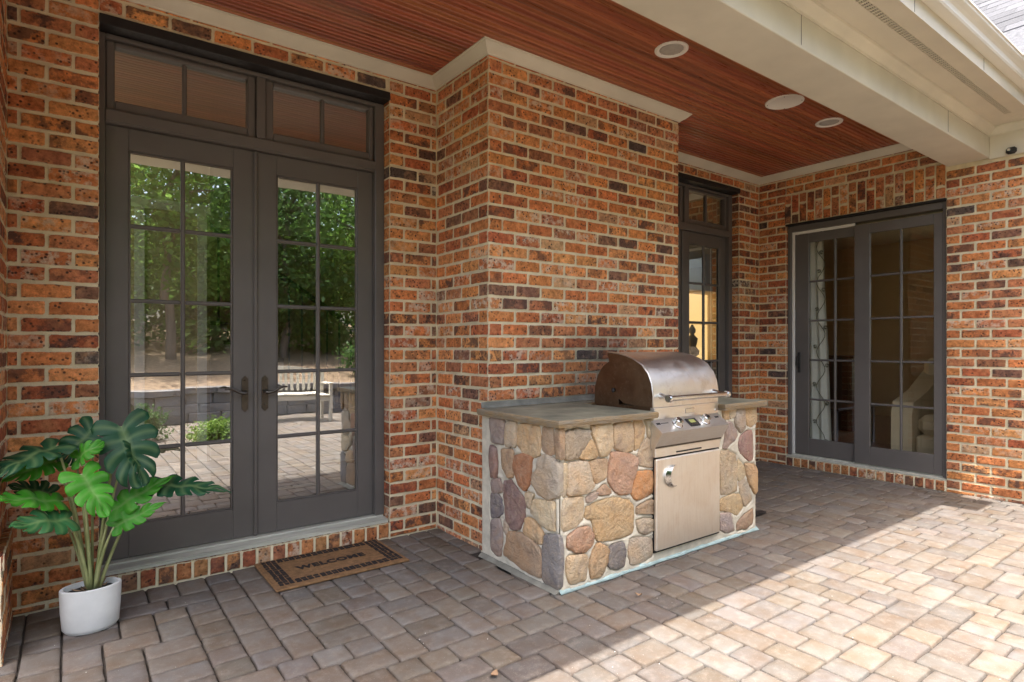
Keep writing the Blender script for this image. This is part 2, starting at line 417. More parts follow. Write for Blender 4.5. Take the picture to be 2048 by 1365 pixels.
def in_view(x, y, z):
    d = Vector((x, y, z)) - CAM; q = cam_inv @ d
    return q.z < -.3 and abs(q.x / q.z) < .90 and abs(q.y / q.z) < .60
cam_inv = cam.rotation_euler.to_matrix().inverted()
def rank(x, y, z):
    return (0 if in_view(x, y, z) else 1, (Vector((x, y, z)) - CAM).length)
tiles.sort(key=lambda t: rank(t[0], t[1], 0))
patio = thing('patio', None, None, (2, 2, 0), kind='structure')
MB().box(-4, XR + .04, -3.6, YW, -.2, -.015).build('joint_sand', 'sand', patio)
mj = MB()
for i, (x, y, k) in enumerate(tiles):
    c = PCOL[rnd.randrange(len(PCOL))]; g = .54 * rnd.uniform(.86, 1.13); c = (c[0] * g, c[1] * g * rnd.uniform(.98, 1.02), c[2] * g, 1)
    vi = rnd.randrange(8); z = rnd.uniform(-.0018, .0018)
    if i < 300: put('paver', PVM[k][vi], patio, loc=(x, y, z), color=c)
    else:
        b = PV[k][vi]; mj.add([(p[0] + x, p[1] + y, p[2] + z) for p in b.v], b.f, c)
mj.build('paver_field', 'paver_j', patio, True, kind='stuff')
gm = MB(); r = random.Random(55)
for i in range(420):
    x, y = r.uniform(-.1, 5.9), r.uniform(.6, 3.55)
    if not paver_ok(x, y) or (1.98 < x < 3.8 and y > 2.2): continue
    if r.random() < .7: q = r.choice(tiles); x = q[0] + q[2][0] * U / 2 if r.random() < .5 else x; y = q[1] if x != q[0] else y
    if not paver_ok(x, y) or (1.98 < x < 3.8 and y > 2.2) or not -.1 < x < 5.9 or y < .5: continue
    k = r.uniform(.0012, .0035); gm.add([(x - k, y, .002), (x, y - k * .8, .002), (x + k, y, .002), (x, y + k, .002), (x, y, .002 + k * 1.3)], [(0, 1, 4), (1, 2, 4), (2, 3, 4), (3, 0, 4)])
gm.build('grit', 'grit', patio, kind='stuff')

# ---- brickwork
def brick_mesh(seed, rel=1.0):
    r = random.Random(seed); m = MB(); xs = (-.5, -.44, -.15, .15, .44, .5); zs = (-.5, -.33, .33, .5); nx, nz = 5, 3
    V = []; idx = {}
    for j in range(nz + 1):
        for i in range(nx + 1):
            ed = i in (0, nx) or j in (0, nz); co = i in (0, nx) and j in (0, nz)
            x, z = xs[i], zs[j]
            if 1 < i < nx - 1: x += r.uniform(-.05, .05)
            if j in (0, nz): z += r.uniform(-.05, .012) * (1 if j else -1)
            if i in (0, nx): x += r.uniform(-.008, .003) * (1 if i else -1)
            y = rel * ((.10 if ed else r.uniform(-.05, .05)) + (.04 if co else 0))
            idx[i, j] = len(V); V.append((x, y, z))
    F = [(idx[i, j], idx[i + 1, j], idx[i + 1, j + 1], idx[i, j + 1]) for j in range(nz) for i in range(nx)]
    ring = [(i, 0) for i in range(nx)] + [(nx, j) for j in range(nz)] + [(i, nz) for i in range(nx, 0, -1)] + [(0, j) for j in range(nz, 0, -1)]
    ri = {idx[q] for q in ring}; o = len(V); V += [(V[idx[q]][0], 1.0, V[idx[q]][2]) for q in ring]
    n = len(ring); F += [(idx[ring[(k + 1) % n]], idx[ring[k]], o + k, o + (k + 1) % n) for k in range(n)]
    m.e = [1.0 if q in ri else (-1.5 if q >= o else 0.0) for q in range(len(V))]
    return m.add(V, F)
BV = [brick_mesh(100 + i) for i in range(14)]; BM = [b.mesh('brick', 'brick', False) for b in BV]
BVd = [brick_mesh(300 + i, .3) for i in range(8)]; BMd = [b.mesh('brick', 'brick', False) for b in BVd]
BCOL = [((.34, .115, .042), 20), ((.38, .145, .050), 22), ((.26, .078, .034), 14), ((.20, .080, .042), 5), ((.40, .175, .065), 14), ((.14, .07, .045), 4), ((.31, .12, .055), 14), ((.08, .058, .05), 1), ((.34, .19, .10), 3)]
BPOP = [c for c, k in BCOL for _ in range(k)]
def brick_color():
    c = rnd.choice(BPOP); g = 1.7 * rnd.uniform(.85, 1.12); q = rnd.random()
    a = .5 if q < .45 else (rnd.uniform(0, .22) if q < .77 else rnd.uniform(.72, 1.0))
    return (c[0] * g * rnd.uniform(.96, 1.04), c[1] * g * rnd.uniform(.95, 1.05), c[2] * g, a)
class Wall:
    """one run of brickwork; bricks are collected first, then the 300 largest in view become parts and the rest one joined part"""
    def __init__(s, owner, cap=300): s.o = owner; s.b = []; s.cap = cap; s.dark = set()
    def brick(s, x, y, z, L, H, D, rot):
        if L < .012 or H < .012: return
        s.b.append((x, y, z, L, H, D, rot))
    def face(s, org, rot, s0, s1, z0, z1, ref, par=0, e0=False, e1=False, skip0=None, skip1=None, deep=.10):
        """running bond on a vertical face; s runs along the face from org; e0/e1: that end is an outer edge and its bricks go deep"""
        ca, sa = math.cos(rot), math.sin(rot); k0 = int((z0 - Z0) / COURSE) - 1
        for k in range(k0, k0 + 60):
            b0, b1 = Z0 + k * COURSE - COURSE + JT / 2, Z0 + k * COURSE - JT / 2
            b0, b1 = max(b0, z0), min(b1, z1)
            if b1 - b0 < .015: continue
            off = ((k + par) % 2) * MOD / 2
            n0 = math.floor((s0 - ref - off) / MOD) - 1
            cuts = [ref + off + (n0 + i) * MOD for i in range(int((s1 - s0) / MOD) + 5)]
            for a, b in zip(cuts, cuts[1:]):
                a0, b0_ = a + JT / 2, b - JT / 2
                if a0 < s0 + .03: a0 = max(a0, s0) if a0 >= s0 - .001 else s0
                if b0_ > s1 - .03: b0_ = min(b0_, s1) if b0_ <= s1 + .001 else s1
                if a < s0 - MOD or b > s1 + MOD or b0_ - a0 < .022 or a0 >= s1 or b0_ <= s0: continue
                first = a0 <= s0 + .009; last = b0_ >= s1 - .009
                if first: a0 = s0
                if last: b0_ = s1
                if first and skip0 is not None and (k + par) % 2 == skip0: continue
                if last and skip1 is not None and (k + par) % 2 == skip1: continue
                D = deep if (first and e0) or (last and e1) else .03
                m = (a0 + b0_) / 2 + rnd.uniform(-.0015, .0015) * (not (first or last))
                y = rnd.uniform(-.0015, .002)
                s.brick(org[0] + ca * m - sa * y, org[1] + sa * m + ca * y, (b0 + b1) / 2 + rnd.uniform(-.0012, .0012), b0_ - a0, b1 - b0, D, rot)
    def row(s, org, rot, s0, s1, z0, z1, deep, pitch=COURSE):
        ca, sa = math.cos(rot), math.sin(rot); n = max(1, round((s1 - s0) / pitch)); p = (s1 - s0) / n
        for i in range(n):
            m = s0 + (i + .5) * p
            s.brick(org[0] + ca * m, org[1] + sa * m, (z0 + z1) / 2 + rnd.uniform(-.003, .002), p - JT * rnd.uniform(.9, 1.3), z1 - z0, deep, rot); s.dark.add(len(s.b) - 1)
    def finish(s):
        s.b = [q + (i in s.dark,) for i, q in enumerate(s.b)]; s.b.sort(key=lambda q: rank(q[0], q[1], q[2])); mj = MB()
        for i, (x, y, z, L, H, D, rot, weathered) in enumerate(s.b):
            c = brick_color(); c = (c[0] * .68, c[1] * .72, c[2] * .8, c[3]) if weathered else c; SV, SM = (BVd, BMd) if D > .05 else (BV, BM); v = rnd.randrange(len(SM))
            if i < s.cap: put('brick', SM[v], s.o, loc=(x, y, z), rotz=rot, scale=(L, D, H), color=c)
            else:
                ca, sa = math.cos(rot), math.sin(rot)
                mj.add([(x + ca * p[0] * L - sa * p[1] * D, y + sa * p[0] * L + ca * p[1] * D, z + p[2] * H) for p in SV[v].v], SV[v].f, c); mj.e += SV[v].e
        if mj.v: mj.build('brick_remainder', 'brick_j', s.o, False, kind='stuff')

DX0, DX1 = 0.118, 1.696          # French door opening
EX0, EX1 = 4.146, 5.724          # second French door opening
DTOP = 2.937
wall = thing('house_wall', 'long red brick back wall of the porch holding two French doors', 'brick wall', (2, YW, 0))
W1 = Wall(wall)
o = (0, YW, 0)
W1.face(o, 0, XL, DX0, .0, 3.06, DX0, e1=True)
W1.face(o, 0, DX0 + .001, DX1 - .001, DTOP, 3.06, DX0)
W1.face(o, 0, DX1, XC0, .0, 3.06, DX1, e0=True)
W1.face(o, 0, EX1, XR, .0, 3.06, EX1, e0=True)
W1.face(o, 0, XC1, EX1 - .001, DTOP, 3.06, EX1)
W1.face(o, 0, XC1, EX0, 0, 3.06, EX0, e1=True)
W1.row((0, YW - .006, 0), 0, DX0 + .004, DX1 - .004, .0, .098, .13)
W1.row((0, YW - .006, 0), 0, EX0 + .004, EX1 - .004, .0, .098, .13)
mm = MB(); y0, y1 = YW + .0065, YW + .22
mm.box(XL - .2, DX0 - .004, y0, y1, -.1, 3.2); mm.box(DX1 + .004, XC0 + .1, y0, y1, -.1, 3.2); mm.box(XC1 - .1, EX0 - .004, y0, y1, -.1, 3.2)
mm.box(EX1 + .004, XR + .2, y0, y1, -.1, 3.2)
for a, b in ((DX0, DX1), (EX0, EX1)):
    mm.box(a - .004, b + .004, y0 + .001, y1, DTOP, 3.2); mm.box(a - .004, b + .004, YW, y1, -.1, .094)
mm.build('mortar', 'mortar', wall)
W1.finish()

chim = thing('brick_chimney', 'projecting red brick chimney breast behind the grill', 'chimney', (2.95, YC, 0))
W2 = Wall(chim)
W2.face((0, YC, 0), 0, XC0, XC1, 0, 3.06, XC0, 0, e0=True, skip0=1)
W2.face((XC0, YC, 0), R(-90), -(YW - YC), 0, 0, 3.06, 0, 1, e1=True, skip1=1)
MB().box(XC0 + .0065, XC1 - .003, YC + .0065, YW + .02, -.1, 3.12).build('mortar', 'mortar', chim)
W2.finish()

ry0, ry1, rtop = 1.885, 3.325, 2.535      # sliding door opening in the side wall
side = thing('wing_wall', 'red brick side wall with soldier course above the sliding door', 'brick wall', (XR, 2, 0))
W3 = Wall(side); o = (XR, 0, 0)
W3.face(o, R(-90), -YW, -ry1, 0, 3.06, -ry1, e1=True)
W3.face(o, R(-90), -ry0, -.1, 0, 2.80, -ry0, e0=True)
W3.face(o, R(-90), -ry1 + .001, -ry0 - .001, 2.86, 3.06, -ry0)
n = round((ry1 - ry0 + .03) / COURSE); p = (ry1 - ry0 + .02) / n
for i in range(n):
    y = ry0 + (i + .5) * p; hs = (.199, .095) if i % 2 else (.095, .199); z = rtop + .016
    for h in hs: W3.brick(XR, y, z + h / 2, p - JT, h, .10 if z < 2.6 else .03, R(-90)); z += h + JT
W3.row((XR - .008, 0, 0), R(-90), -ry1 + .004, -ry0 - .004, 0, .094, .16)
mm = MB(); x0, x1 = XR + .0065, XR + .22
mm.box(x0, x1, ry1 + .004, YW + .1, -.1, 3.2); mm.box(x0, x1, -1.2, ry0 - .004, -.1, 3.2); mm.box(x0 + .001, x1, ry0 - .004, ry1 + .004, rtop + .012, 3.2)
mm.box(XR, x1, ry0, ry1, -.1, .090); mm.build('mortar', 'mortar', side)
W3.finish()

lw = thing('return_wall', 'red brick return wall with a rowlock ledge beside the potted plant', 'brick wall', (XL, 3, 0))
W4 = Wall(lw, 120)
W4.face((XL, 0, 0), R(90), 3.08, YW, .44, 3.06, YW, 1)
W4.face((XL + .022, 0, 0), R(90), 3.08, YW, 0, .37, YW, 1)
W4.row((XL + .028, 0, 0), R(90), 3.08, YW, .375, .435, .06)
mm = MB(); mm.box(XL - .22, XL - .0065, 3.08, YW + .02, -.1, 3.2); mm.box(XL - .2, XL + .017, 3.08, YW + .02, -.1, .43); mm.build('mortar', 'mortar', lw)
W4.finish()

# ---- porch ceiling of stained boards
ceil = thing('porch_ceiling', None, None, (2, 2.7, ZT), kind='structure')
PB = 0.041; ny = int((YW - 1.86) / PB) + 1
for i in range(ny):
    y1_ = YW - i * PB; y0_ = y1_ - PB; m = MB()
    pr = [(y0_ + .0015, ZT + .012), (y0_ + .0015, ZT + .007), (y0_ + .0045, ZT), (y1_ - .0135, ZT), (y1_ - .0125, ZT + .004), (y1_ - .0105, ZT + .004), (y1_ - .0090, ZT + .0005), (y1_ - .0065, ZT - .003),
          (y1_ - .0040, ZT + .0005), (y1_ - .0018, ZT + .006), (y1_ - .0018, ZT + .012)]
    m.prism(pr, 0, -.7, XR - .002)
    g = rnd.uniform(.62, 1.3)
    m.build('ceiling_board', 'wood', ceil).color = (.34 * g, .105 * g * rnd.uniform(.85, 1.2), .052 * g, 1)
MB().box(-.7, XR + .2, 1.60, YW + .2, ZT + .017, ZT + .1).build('deck', 'darkwood', ceil)

CP = [(0, 3.038), (.006, 3.038), (.010, 3.046), (.014, 3.047), (.020, 3.052), (.032, 3.060), (.048, 3.072), (.058, 3.083), (.062, 3.086), (.064, 3.091), (.070, 3.092), (.072, ZT - .001), (0, ZT - .001)]
sweep([(XL - .02, YW - .003), (XC0 - .003, YW - .003), (XC0 - .003, YC - .003), (XC1 + .003, YC - .003), (XC1 + .003, YW - .003), (XR - .003, YW - .003), (XR - .003, 1.876)], CP).build(
    'crown_moulding', 'trim', smooth=25, label='cream crown moulding stepping round the chimney breast under the wood ceiling', category='moulding')
beam = thing('porch_beam', 'wide cream painted beam carrying the porch roof edge', 'beam', (2, 1.72, 2.8))
MB().box(-.8, XR - .004, 1.58, 1.874, 2.815, ZT + .02, .004).build('beam_box', 'trim', beam)
for x in (.6, 3.05, 5.15): MB().box(x, x + .0025, 1.5785, 1.5805, 2.83, 3.0).build('board_joint', 'black', beam)
fr = thing('frieze_board', 'cream frieze board above the brick side wall', 'trim board', (XR, 1.2, 2.8))
MB().box(XR - .022, XR + .02, -1.1, 1.579, 2.803, 3.06, .003).build('board', 'trim2', fr)
SZ = 3.05
so = thing('eave_soffit', 'flat cream soffit with a perforated vent strip outside the beam', 'soffit', (2, 1.4, SZ))
MB().box(-.8, XR, 1.405, 1.579, SZ, SZ + .02).build('soffit_board', 'trim2', so)
MB().box(-.8, 5.78, 1.283, 1.362, SZ, SZ + .02).build('soffit_board', 'trim2', so)
MB().box(5.88, XR, -1.1, 1.405, SZ, SZ + .02).build('soffit_board', 'trim2', so)
MB().box(5.782, 5.88, -1.1, 1.405, SZ + .0015, SZ + .021).build('soffit_board', 'trim2', so)
mv = MB(); mv.box(-.8, 5.782, 1.362, 1.3645, SZ - .003, SZ + .01); mv.box(-.8, 5.782, 1.4025, 1.405, SZ - .003, SZ + .01)
for k in range(3): yy = 1.3745 + k * .010; mv.box(-.8, 5.782, yy - .0008, yy + .0008, SZ - .001, SZ + .004)
x = -.5
while x < 5.77: mv.box(x, x + .011, 1.3645, 1.4025, SZ - .002, SZ + .004); x += .034
mv.build('vent_grille', 'trim2', so, kind='stuff')
MB().box(-.8, 5.782, 1.362, 1.405, SZ + .016, SZ + .022).build('vent_shadow_liner', 'black', so)
SP = [(0, 2.985), (.008, 2.985), (.010, 2.995), (.016, 2.998), (.028, 3.008), (.040, 3.026), (.044, 3.030), (.052, 3.034), (.055, SZ - .001), (0, SZ - .001)]
sweep([(-.8, 1.578), (XR - .024, 1.578), (XR - .024, -1.1)], SP).build('soffit_moulding', 'trim', smooth=25, label='cream cove moulding between the beam face and the soffit', category='moulding')
fa = thing('fascia_board', 'narrow cream fascia behind the gutter', 'fascia', (2, 1.27, 3.1))
MB().box(-.8, 5.78, 1.262, 1.282, SZ - .006, 3.22).build('board', 'trim2', fa)
for x in (3.62, 4.75): MB().box(x, x + .002, 1.2605, 1.2625, SZ, 3.13).build('board_joint', 'black', fa)
GP = [(1.261, 3.14), (1.205, 3.14), (1.198, 3.150), (1.198, 3.168), (1.190, 3.182), (1.172, 3.192), (1.160, 3.203), (1.157, 3.216), (1.150, 3.218), (1.150, 3.228), (1.162, 3.228), (1.166, 3.20), (1.20, 3.17), (1.255, 3.16), (1.261, 3.23)]
gut = thing('eave_gutter', 'pale ogee gutter along the porch roof edge', 'gutter', (2, 1.2, 3.14))
MB().prism(GP, 0, -.85, 5.675).build('trough', 'gutter', gut, 30)
GP2 = [(5.78 - (1.261 - a), z) for a, z in GP]
gw = thing('wing_gutter', 'pale gutter along the side wing roof edge', 'gutter', (5.7, .2, 3.14))
MB().prism(GP2, 1, -1.1, .95).build('trough', 'gutter', gw, 30)
# unseen bent plate, added to cast the notch in the patio's shadow edge
sg = MB().prism([(1.155, 3.226), (1.02, 3.30), (.90, 3.315), (.90, 3.318), (1.02, 3.304), (1.16, 3.23)], 0, 5.14, 5.56)
sg.build('notch_shadow_plate', 'gutter', label='unseen bent plate added over the gutter to cast a notch in the eave shadow', category='added shadow caster')

# ---- roofs
rf = thing('porch_roof', 'shingled main roof slope rising behind the porch gutter', 'roof', (2, 3, 3.3), kind='structure')
sl = math.tan(R(32))
MB().prism([(1.20, 3.232), (9.6, 3.232 + 8.4 * sl), (9.6, 3.332 + 8.4 * sl), (1.185, 3.262)], 0, -.9, 6.0).build('roof_slope', 'shingle', rf)
MB().box(-3, 12, 9.3, 9.6, 3.0, 8.3).build('gable_back', 'trim2', rf)
wr = thing('wing_roof', 'grey shingled roof slope of the side wing above the gutter', 'roof', (7, 0, 3.3), kind='structure')
s2 = math.tan(R(40))
MB().prism([(5.72, 3.235), (11, 3.235 + 5.28 * s2), (11, 3.24), (5.86, 3.24)], 1, -1.4, 8.0).build('roof_deck', 'shingle', wr)
ca, sa = math.cos(R(40)), math.sin(R(40)); e = .145; shm = []
for v in range(6):
    r2 = random.Random(900 + v); a = r2.uniform(.004, .009)
    shm.append(MB().add([(0, -.15, a), (e * 1.25 * ca, -.15, e * 1.25 * sa + .001), (e * 1.25 * ca, .147, e * 1.25 * sa + .001), (0, .147, a), (0, -.15, -.004), (0, .147, -.004)], [(0, 3, 2, 1), (4, 5, 3, 0)]).mesh('shingle', None))
sm_ = N('shingle_single'); cS, _ = piece_color(sm_, True); pS = piece_pos(sm_, cS)
sm_.set(Base_Color=sm_.mix(sm_.ramp(sm_.noise(pS, 120, 3), .35, .65), sm_.mix(1.0, cS, (.7, .7, .7), 'MULTIPLY'), cS), Roughness=.95); sm_.bump(sm_.noise(pS, 220, 3), .6, .004)
for me in shm: me.materials.append(sm_.m)
cnt = 0
for i in range(9, 30):
    for j in range(0, 10):
        x = 5.72 + i * e * ca; z = 3.237 + i * e * sa; y = .9 + j * .3 + (i % 3) * .1
        g = rnd.uniform(.085, .14)
        put('shingle', shm[rnd.randrange(6)], wr, loc=(x, y, z + .004), color=(g, g * 1.01, g * 1.08, 1))

# ================================================================== DOORS
def pane(parent, axis, at, a0, a1, z0, z1, mat):
    """one sheet of glass, a hair out of true like every real pane"""
    t = [rnd.uniform(-.0007, .0007) for _ in range(3)]
    m = MB(); q = [(a0, z0, t[0]), (a1, z0, t[1]), (a1, z1, t[2]), (a0, z1, t[0] + t[2] - t[1])]
    m.add([(a, at + d, z) if axis == 1 else (at + d, a, z) for a, z, d in q], [(0, 1, 2, 3)])
    m.build('pane', mat, parent)
def bars(axis, d0, d1, lst, b=.003):
    """bars given as (a0,a1,z0,z1) rectangles in the plane of a door"""
    m = MB()
    for a0, a1, z0, z1 in lst:
        if axis == 1: m.box(a0, a1, d0, d1, z0, z1, b)
        else: m.box(d0, d1, a0, a1, z0, z1, b)
    return m
def lever(parent, x, s, key):
    """lever handle on a long pointed plate; s is the way the lever points"""
    y = 3.757
    pl = [(x - .018, .892), (x, .874), (x + .018, .892), (x + .018, 1.070), (x, 1.088), (x - .018, 1.070)]
    h = MB(); V = [(a, y - d, b) for d in (0.0, .006) for a, b in pl]; k = 6
    h.add(V, [tuple(range(k, 2 * k)), *[(i, (i + 1) % k, (i + 1) % k + k, i + k) for i in range(k)]])
    h.tube([(x, y - .004, .99), (x, y - .045, .99)], [.013, .010], 12)
    h.tube([(x, y - .043, .99), (x + s * .012, y - .05, .988), (x + s * .04, y - .052, .994), (x + s * .07, y - .05, 1.012), (x + s * .095, y - .048, 1.020), (x + s * .118, y - .046, 1.017)], [.011, .0105, .009, .008, .007, .005], 10)
    if key: h.lathe([(.008, 0), (.008, .008), (.003, .009)], (x, y - .005, .912), 12, ax=(0, -1, 0))
    h.build('handle', 'hardware', parent, 35)
def french_door(label, x0, tag=''):
    d = thing('french_door', label, 'french door', (x0 + .79, 3.75, .1), group='French doors of the porch')
    X = lambda a: x0 + a - .118
    f = MB()
    f.box(X(.119), X(.147), 3.715, 3.83, .135, 2.884, .003); f.box(X(1.632), X(1.695), 3.715, 3.775, .135, 2.884, .003); f.box(X(1.660), X(1.695), 3.776, 3.83, .135, 2.884)
    f.box(X(.1475), X(1.6315), 3.715, 3.83, 2.425, 2.498, .004)       # transom rail
    f.box(X(.1475), X(1.6315), 3.708, 3.716, 2.432, 2.490, .003)
    f.box(X(.1475), X(1.6315), 3.715, 3.83, 2.862, 2.884, .003)
    f.box(X(.888), X(.938), 3.72, 3.83, 2.4985, 2.8615, .003)
    f.build('frame', 'frame', d)
    MB().box(X(.119), X(1.695), 3.618, 3.74, 2.886, 2.936, .002).build('lintel', 'black', d)
    s = MB(); s.prism([(3.640, .099), (3.640, .112), (3.648, .116), (3.72, .124), (3.722, .132), (3.80, .134), (3.80, .099)], 0, X(.125), X(1.690))
    s.box(X(.13), X(1.685), 3.642, 3.652, .1155, .121); s.build('threshold', 'sill', d)
    for a0, a1, g0, g1 in ((.149, .8865, .189, .842), (.9395, 1.6305, .987, 1.60)):
        b_ = .0405 if a0 < .5 else .046
        t = bars(1, 3.74, 3.80, [(X(a0), X(g0), 2.500, 2.860), (X(g1), X(a1), 2.500, 2.860), (X(g0) + .0005, X(g1) - .0005, 2.500, 2.552), (X(g0) + .0005, X(g1) - .0005, 2.836, 2.860)], .006).build('transom_sash', 'frame', d)
        c = (g0 + g1) / 2
        bars(1, 3.752, 3.788, [(X(c - .011), X(c + .011), 2.5525, 2.8355)], .006).build('muntin', 'frame', t)
        pane(t, 1, 3.7725, X(g0), X(c - .006), 2.552, 2.836, 'glass'); pane(t, 1, 3.7725, X(c + .006), X(g1), 2.552, 2.836, 'glass')
    for L0, L1, g0, g1 in ((.1485, .8845, .251, .765), (.8925, 1.631, 1.010, 1.526)):
        zb, zt = .310, 2.306
        lf = bars(1, 3.757, 3.80, [(X(L0), X(g0), .137, 2.423), (X(g1), X(L1), .137, 2.423), (X(g0) + .0003, X(g1) - .0003, .137, zb), (X(g0) + .0003, X(g1) - .0003, zt, 2.423)], .002)
        # glazing bead round the glass
        lf.box(X(g0), X(g0 + .010), 3.763, 3.773, zb, zt, .003); lf.box(X(g1 - .010), X(g1), 3.763, 3.773, zb, zt, .003)
        lf.box(X(g0 + .0105), X(g1 - .0105), 3.763, 3.773, zb, zb + .010, .003); lf.box(X(g0 + .0105), X(g1 - .0105), 3.763, 3.773, zt - .010, zt, .003)
        lf = lf.build('door_leaf', 'frame', d)
        c = (g0 + g1) / 2; hz = [zb + (zt - zb) * k / 5 for k in range(6)]
        bars(1, 3.762, 3.79, [(X(c - .011), X(c + .011), zb + .001, zt - .001)], .006).build('muntin', 'frame', lf)
        for z in hz[1:-1]:
            for a, b in ((g0 + .001, c - .0112), (c + .0112, g1 - .001)): bars(1, 3.763, 3.789, [(X(a), X(b), z - .011, z + .011)], .006).build('muntin', 'frame', lf)
        for k in range(5):
            for a, b in ((g0, c - .004), (c + .004, g1)): pane(lf, 1, 3.776, X(a), X(b), hz[k] + .004, hz[k + 1] - .004, 'glass')
        lever(lf, X(.829) if L0 < .5 else X(.941), -1 if L0 < .5 else 1, L0 > .5)
    bars(1, 3.742, 3.7565, [(X(.877), X(.897), .137, 2.423)], .004).build('astragal', 'frame', d)
    return d
french_door('tall dark bronze double French door with transom behind the welcome mat', DX0)
french_door('second dark French door partly hidden behind the chimney and grill', EX0)

sd = thing('sliding_door', 'dark bronze two panel sliding patio door in the side wall', 'sliding door', (XR + .05, 2.6, .1))
f = MB(); xa, xb = XR + .035, XR + .16
f.box(xa, xb, ry0 + .002, ry0 + .036, .112, 2.53, .003); f.box(xa, xb, ry1 - .036, ry1 - .002, .112, 2.53, .003); f.box(xa, xb, ry0 + .0365, ry1 - .0365, 2.47, 2.53, .003)
f.build('frame', 'frame', sd)
MB().box(XR - .012, XR + .10, ry0 + .001, ry1 - .001, 2.5305, 2.549, .002).build('lintel', 'black', sd)
m = MB(); m.prism([(XR + .005, .094), (XR + .005, .108), (XR + .06, .114), (XR + .06, .124), (XR + .17, .126), (XR + .17, .094)], 1, ry0 + .003, ry1 - .003); m.build('threshold', 'sill', sd)
bars(0, XR + .062, XR + .078, [(3.262, 3.2885, .125, 2.468)], .002).build('weather_strip', 'white', sd)
bars(0, XR + .062, XR + .078, [(2.66, 3.2615, 2.44, 2.468)], .002).build('weather_strip', 'white', sd)
for (p0, p1, g0, g1, dx) in ((2.585, 3.2615, 2.655, 3.123, .080), (1.922, 2.655, 1.991, 2.517, .040)):
    zb, zt = .300, 2.345
    lf = bars(0, XR + dx, XR + dx + .036, [(p0, g0, .127, 2.438), (g1, p1, .127, 2.438), (g0 + .0003, g1 - .0003, .127, zb), (g0 + .0003, g1 - .0003, zt, 2.438)], .003).build('door_panel', 'frame', sd)
    c = (g0 + g1) / 2 if dx < .05 else 2.862; hz = [zb + (zt - zb) * k / 5 for k in range(6)]
    bars(0, XR + dx + .006, XR + dx + .03, [(c - .010, c + .010, zb + .001, zt - .001)], .005).build('muntin', 'frame', lf)
    for z in hz[1:-1]:
        for a, b in ((g0 + .001, c - .0102), (c + .0102, g1 - .001)): bars(0, XR + dx + .007, XR + dx + .029, [(a, b, z - .010, z + .010)], .005).build('muntin', 'frame', lf)
    for k in range(5):
        for a, b in ((g0, c - .004), (c + .004, g1)): pane(lf, 0, XR + dx + .018, a, b, hz[k] + .004, hz[k + 1] - .004, 'glass_s')
    if dx > .05:
        h = MB(); h.box(XR + dx - .012, XR + dx, 3.205, 3.235, .985, 1.20, .006); h.tube([(XR + dx - .006, 3.22, 1.165), (XR + dx - .045, 3.22, 1.15), (XR + dx - .045, 3.22, 1.06), (XR + dx - .006, 3.22, 1.045)], .009, 8)
        h.build('handle', 'black', lf, 30)

# ================================================================== THE GRILL ISLAND
STC = dict(m=(.36, .30, .27), b=(.54, .45, .32), t=(.52, .38, .23), w=(.40, .29, .20), p=(.30, .20, .18), r=(.42, .22, .12), u=(.42, .355, .28), s=(.22, .205, .205), o=(.46, .31, .22), g=(.52, .28, .13))
STONES_SIDE=[
('m',[(2.886,.847),(2.747,.84),(2.76,.707),(2.865,.705)]),
('b',[(2.72,.835),(2.635,.836),(2.645,.707),(2.733,.699)]),
('t',[(2.616,.83),(2.434,.835),(2.439,.69),(2.475,.674),(2.559,.68),(2.622,.71)]),
('w',[(2.405,.834),(2.326,.836),(2.321,.715),(2.36,.702),(2.41,.724)]),
('w',[(2.302,.831),(2.262,.836),(2.259,.699),(2.294,.697)]),
('p',[(2.886,.674),(2.829,.661),(2.822,.585),(2.829,.503),(2.879,.502)]),
('w',[(2.774,.665),(2.667,.68),(2.667,.54),(2.706,.525),(2.76,.571)]),
('r',[(2.641,.649),(2.572,.671),(2.498,.663),(2.51,.604),(2.522,.527),(2.559,.478),(2.609,.511),(2.654,.573)]),
('u',[(2.445,.608),(2.439,.66),(2.393,.693),(2.343,.686),(2.278,.664),(2.283,.5),(2.36,.47),(2.439,.483),(2.492,.533),(2.475,.588)]),
('p',[(2.753,.485),(2.687,.505),(2.628,.461),(2.559,.414),(2.572,.327),(2.609,.257),(2.687,.238),(2.733,.282),(2.747,.39)]),
('s',[(2.879,.392),(2.822,.407),(2.781,.375),(2.774,.305),(2.822,.277),(2.879,.256)]),
('m',[(2.876,.47),(2.795,.493),(2.774,.429),(2.865,.407)]),
('b',[(2.547,.462),(2.48,.468),(2.51,.394),(2.535,.396)]),
('m',[(2.879,.232),(2.795,.26),(2.774,.192),(2.788,.06),(2.836,.055),(2.872,.077)]),
('u',[(2.753,.269),(2.716,.239),(2.733,.195),(2.764,.211)]),
('b',[(2.475,.439),(2.393,.449),(2.315,.465),(2.31,.323),(2.36,.315),(2.439,.343),(2.498,.374)]),
('t',[(2.547,.325),(2.475,.327),(2.41,.284),(2.416,.224),(2.498,.232),(2.572,.251)]),
('w',[(2.713,.208),(2.597,.229),(2.498,.217),(2.428,.184),(2.416,.084),(2.428,.044),(2.559,.049),(2.687,.065),(2.747,.072)]),
('s',[(2.388,.271),(2.283,.295),(2.272,.234),(2.278,.027),(2.399,.031),(2.405,.197)]),
]
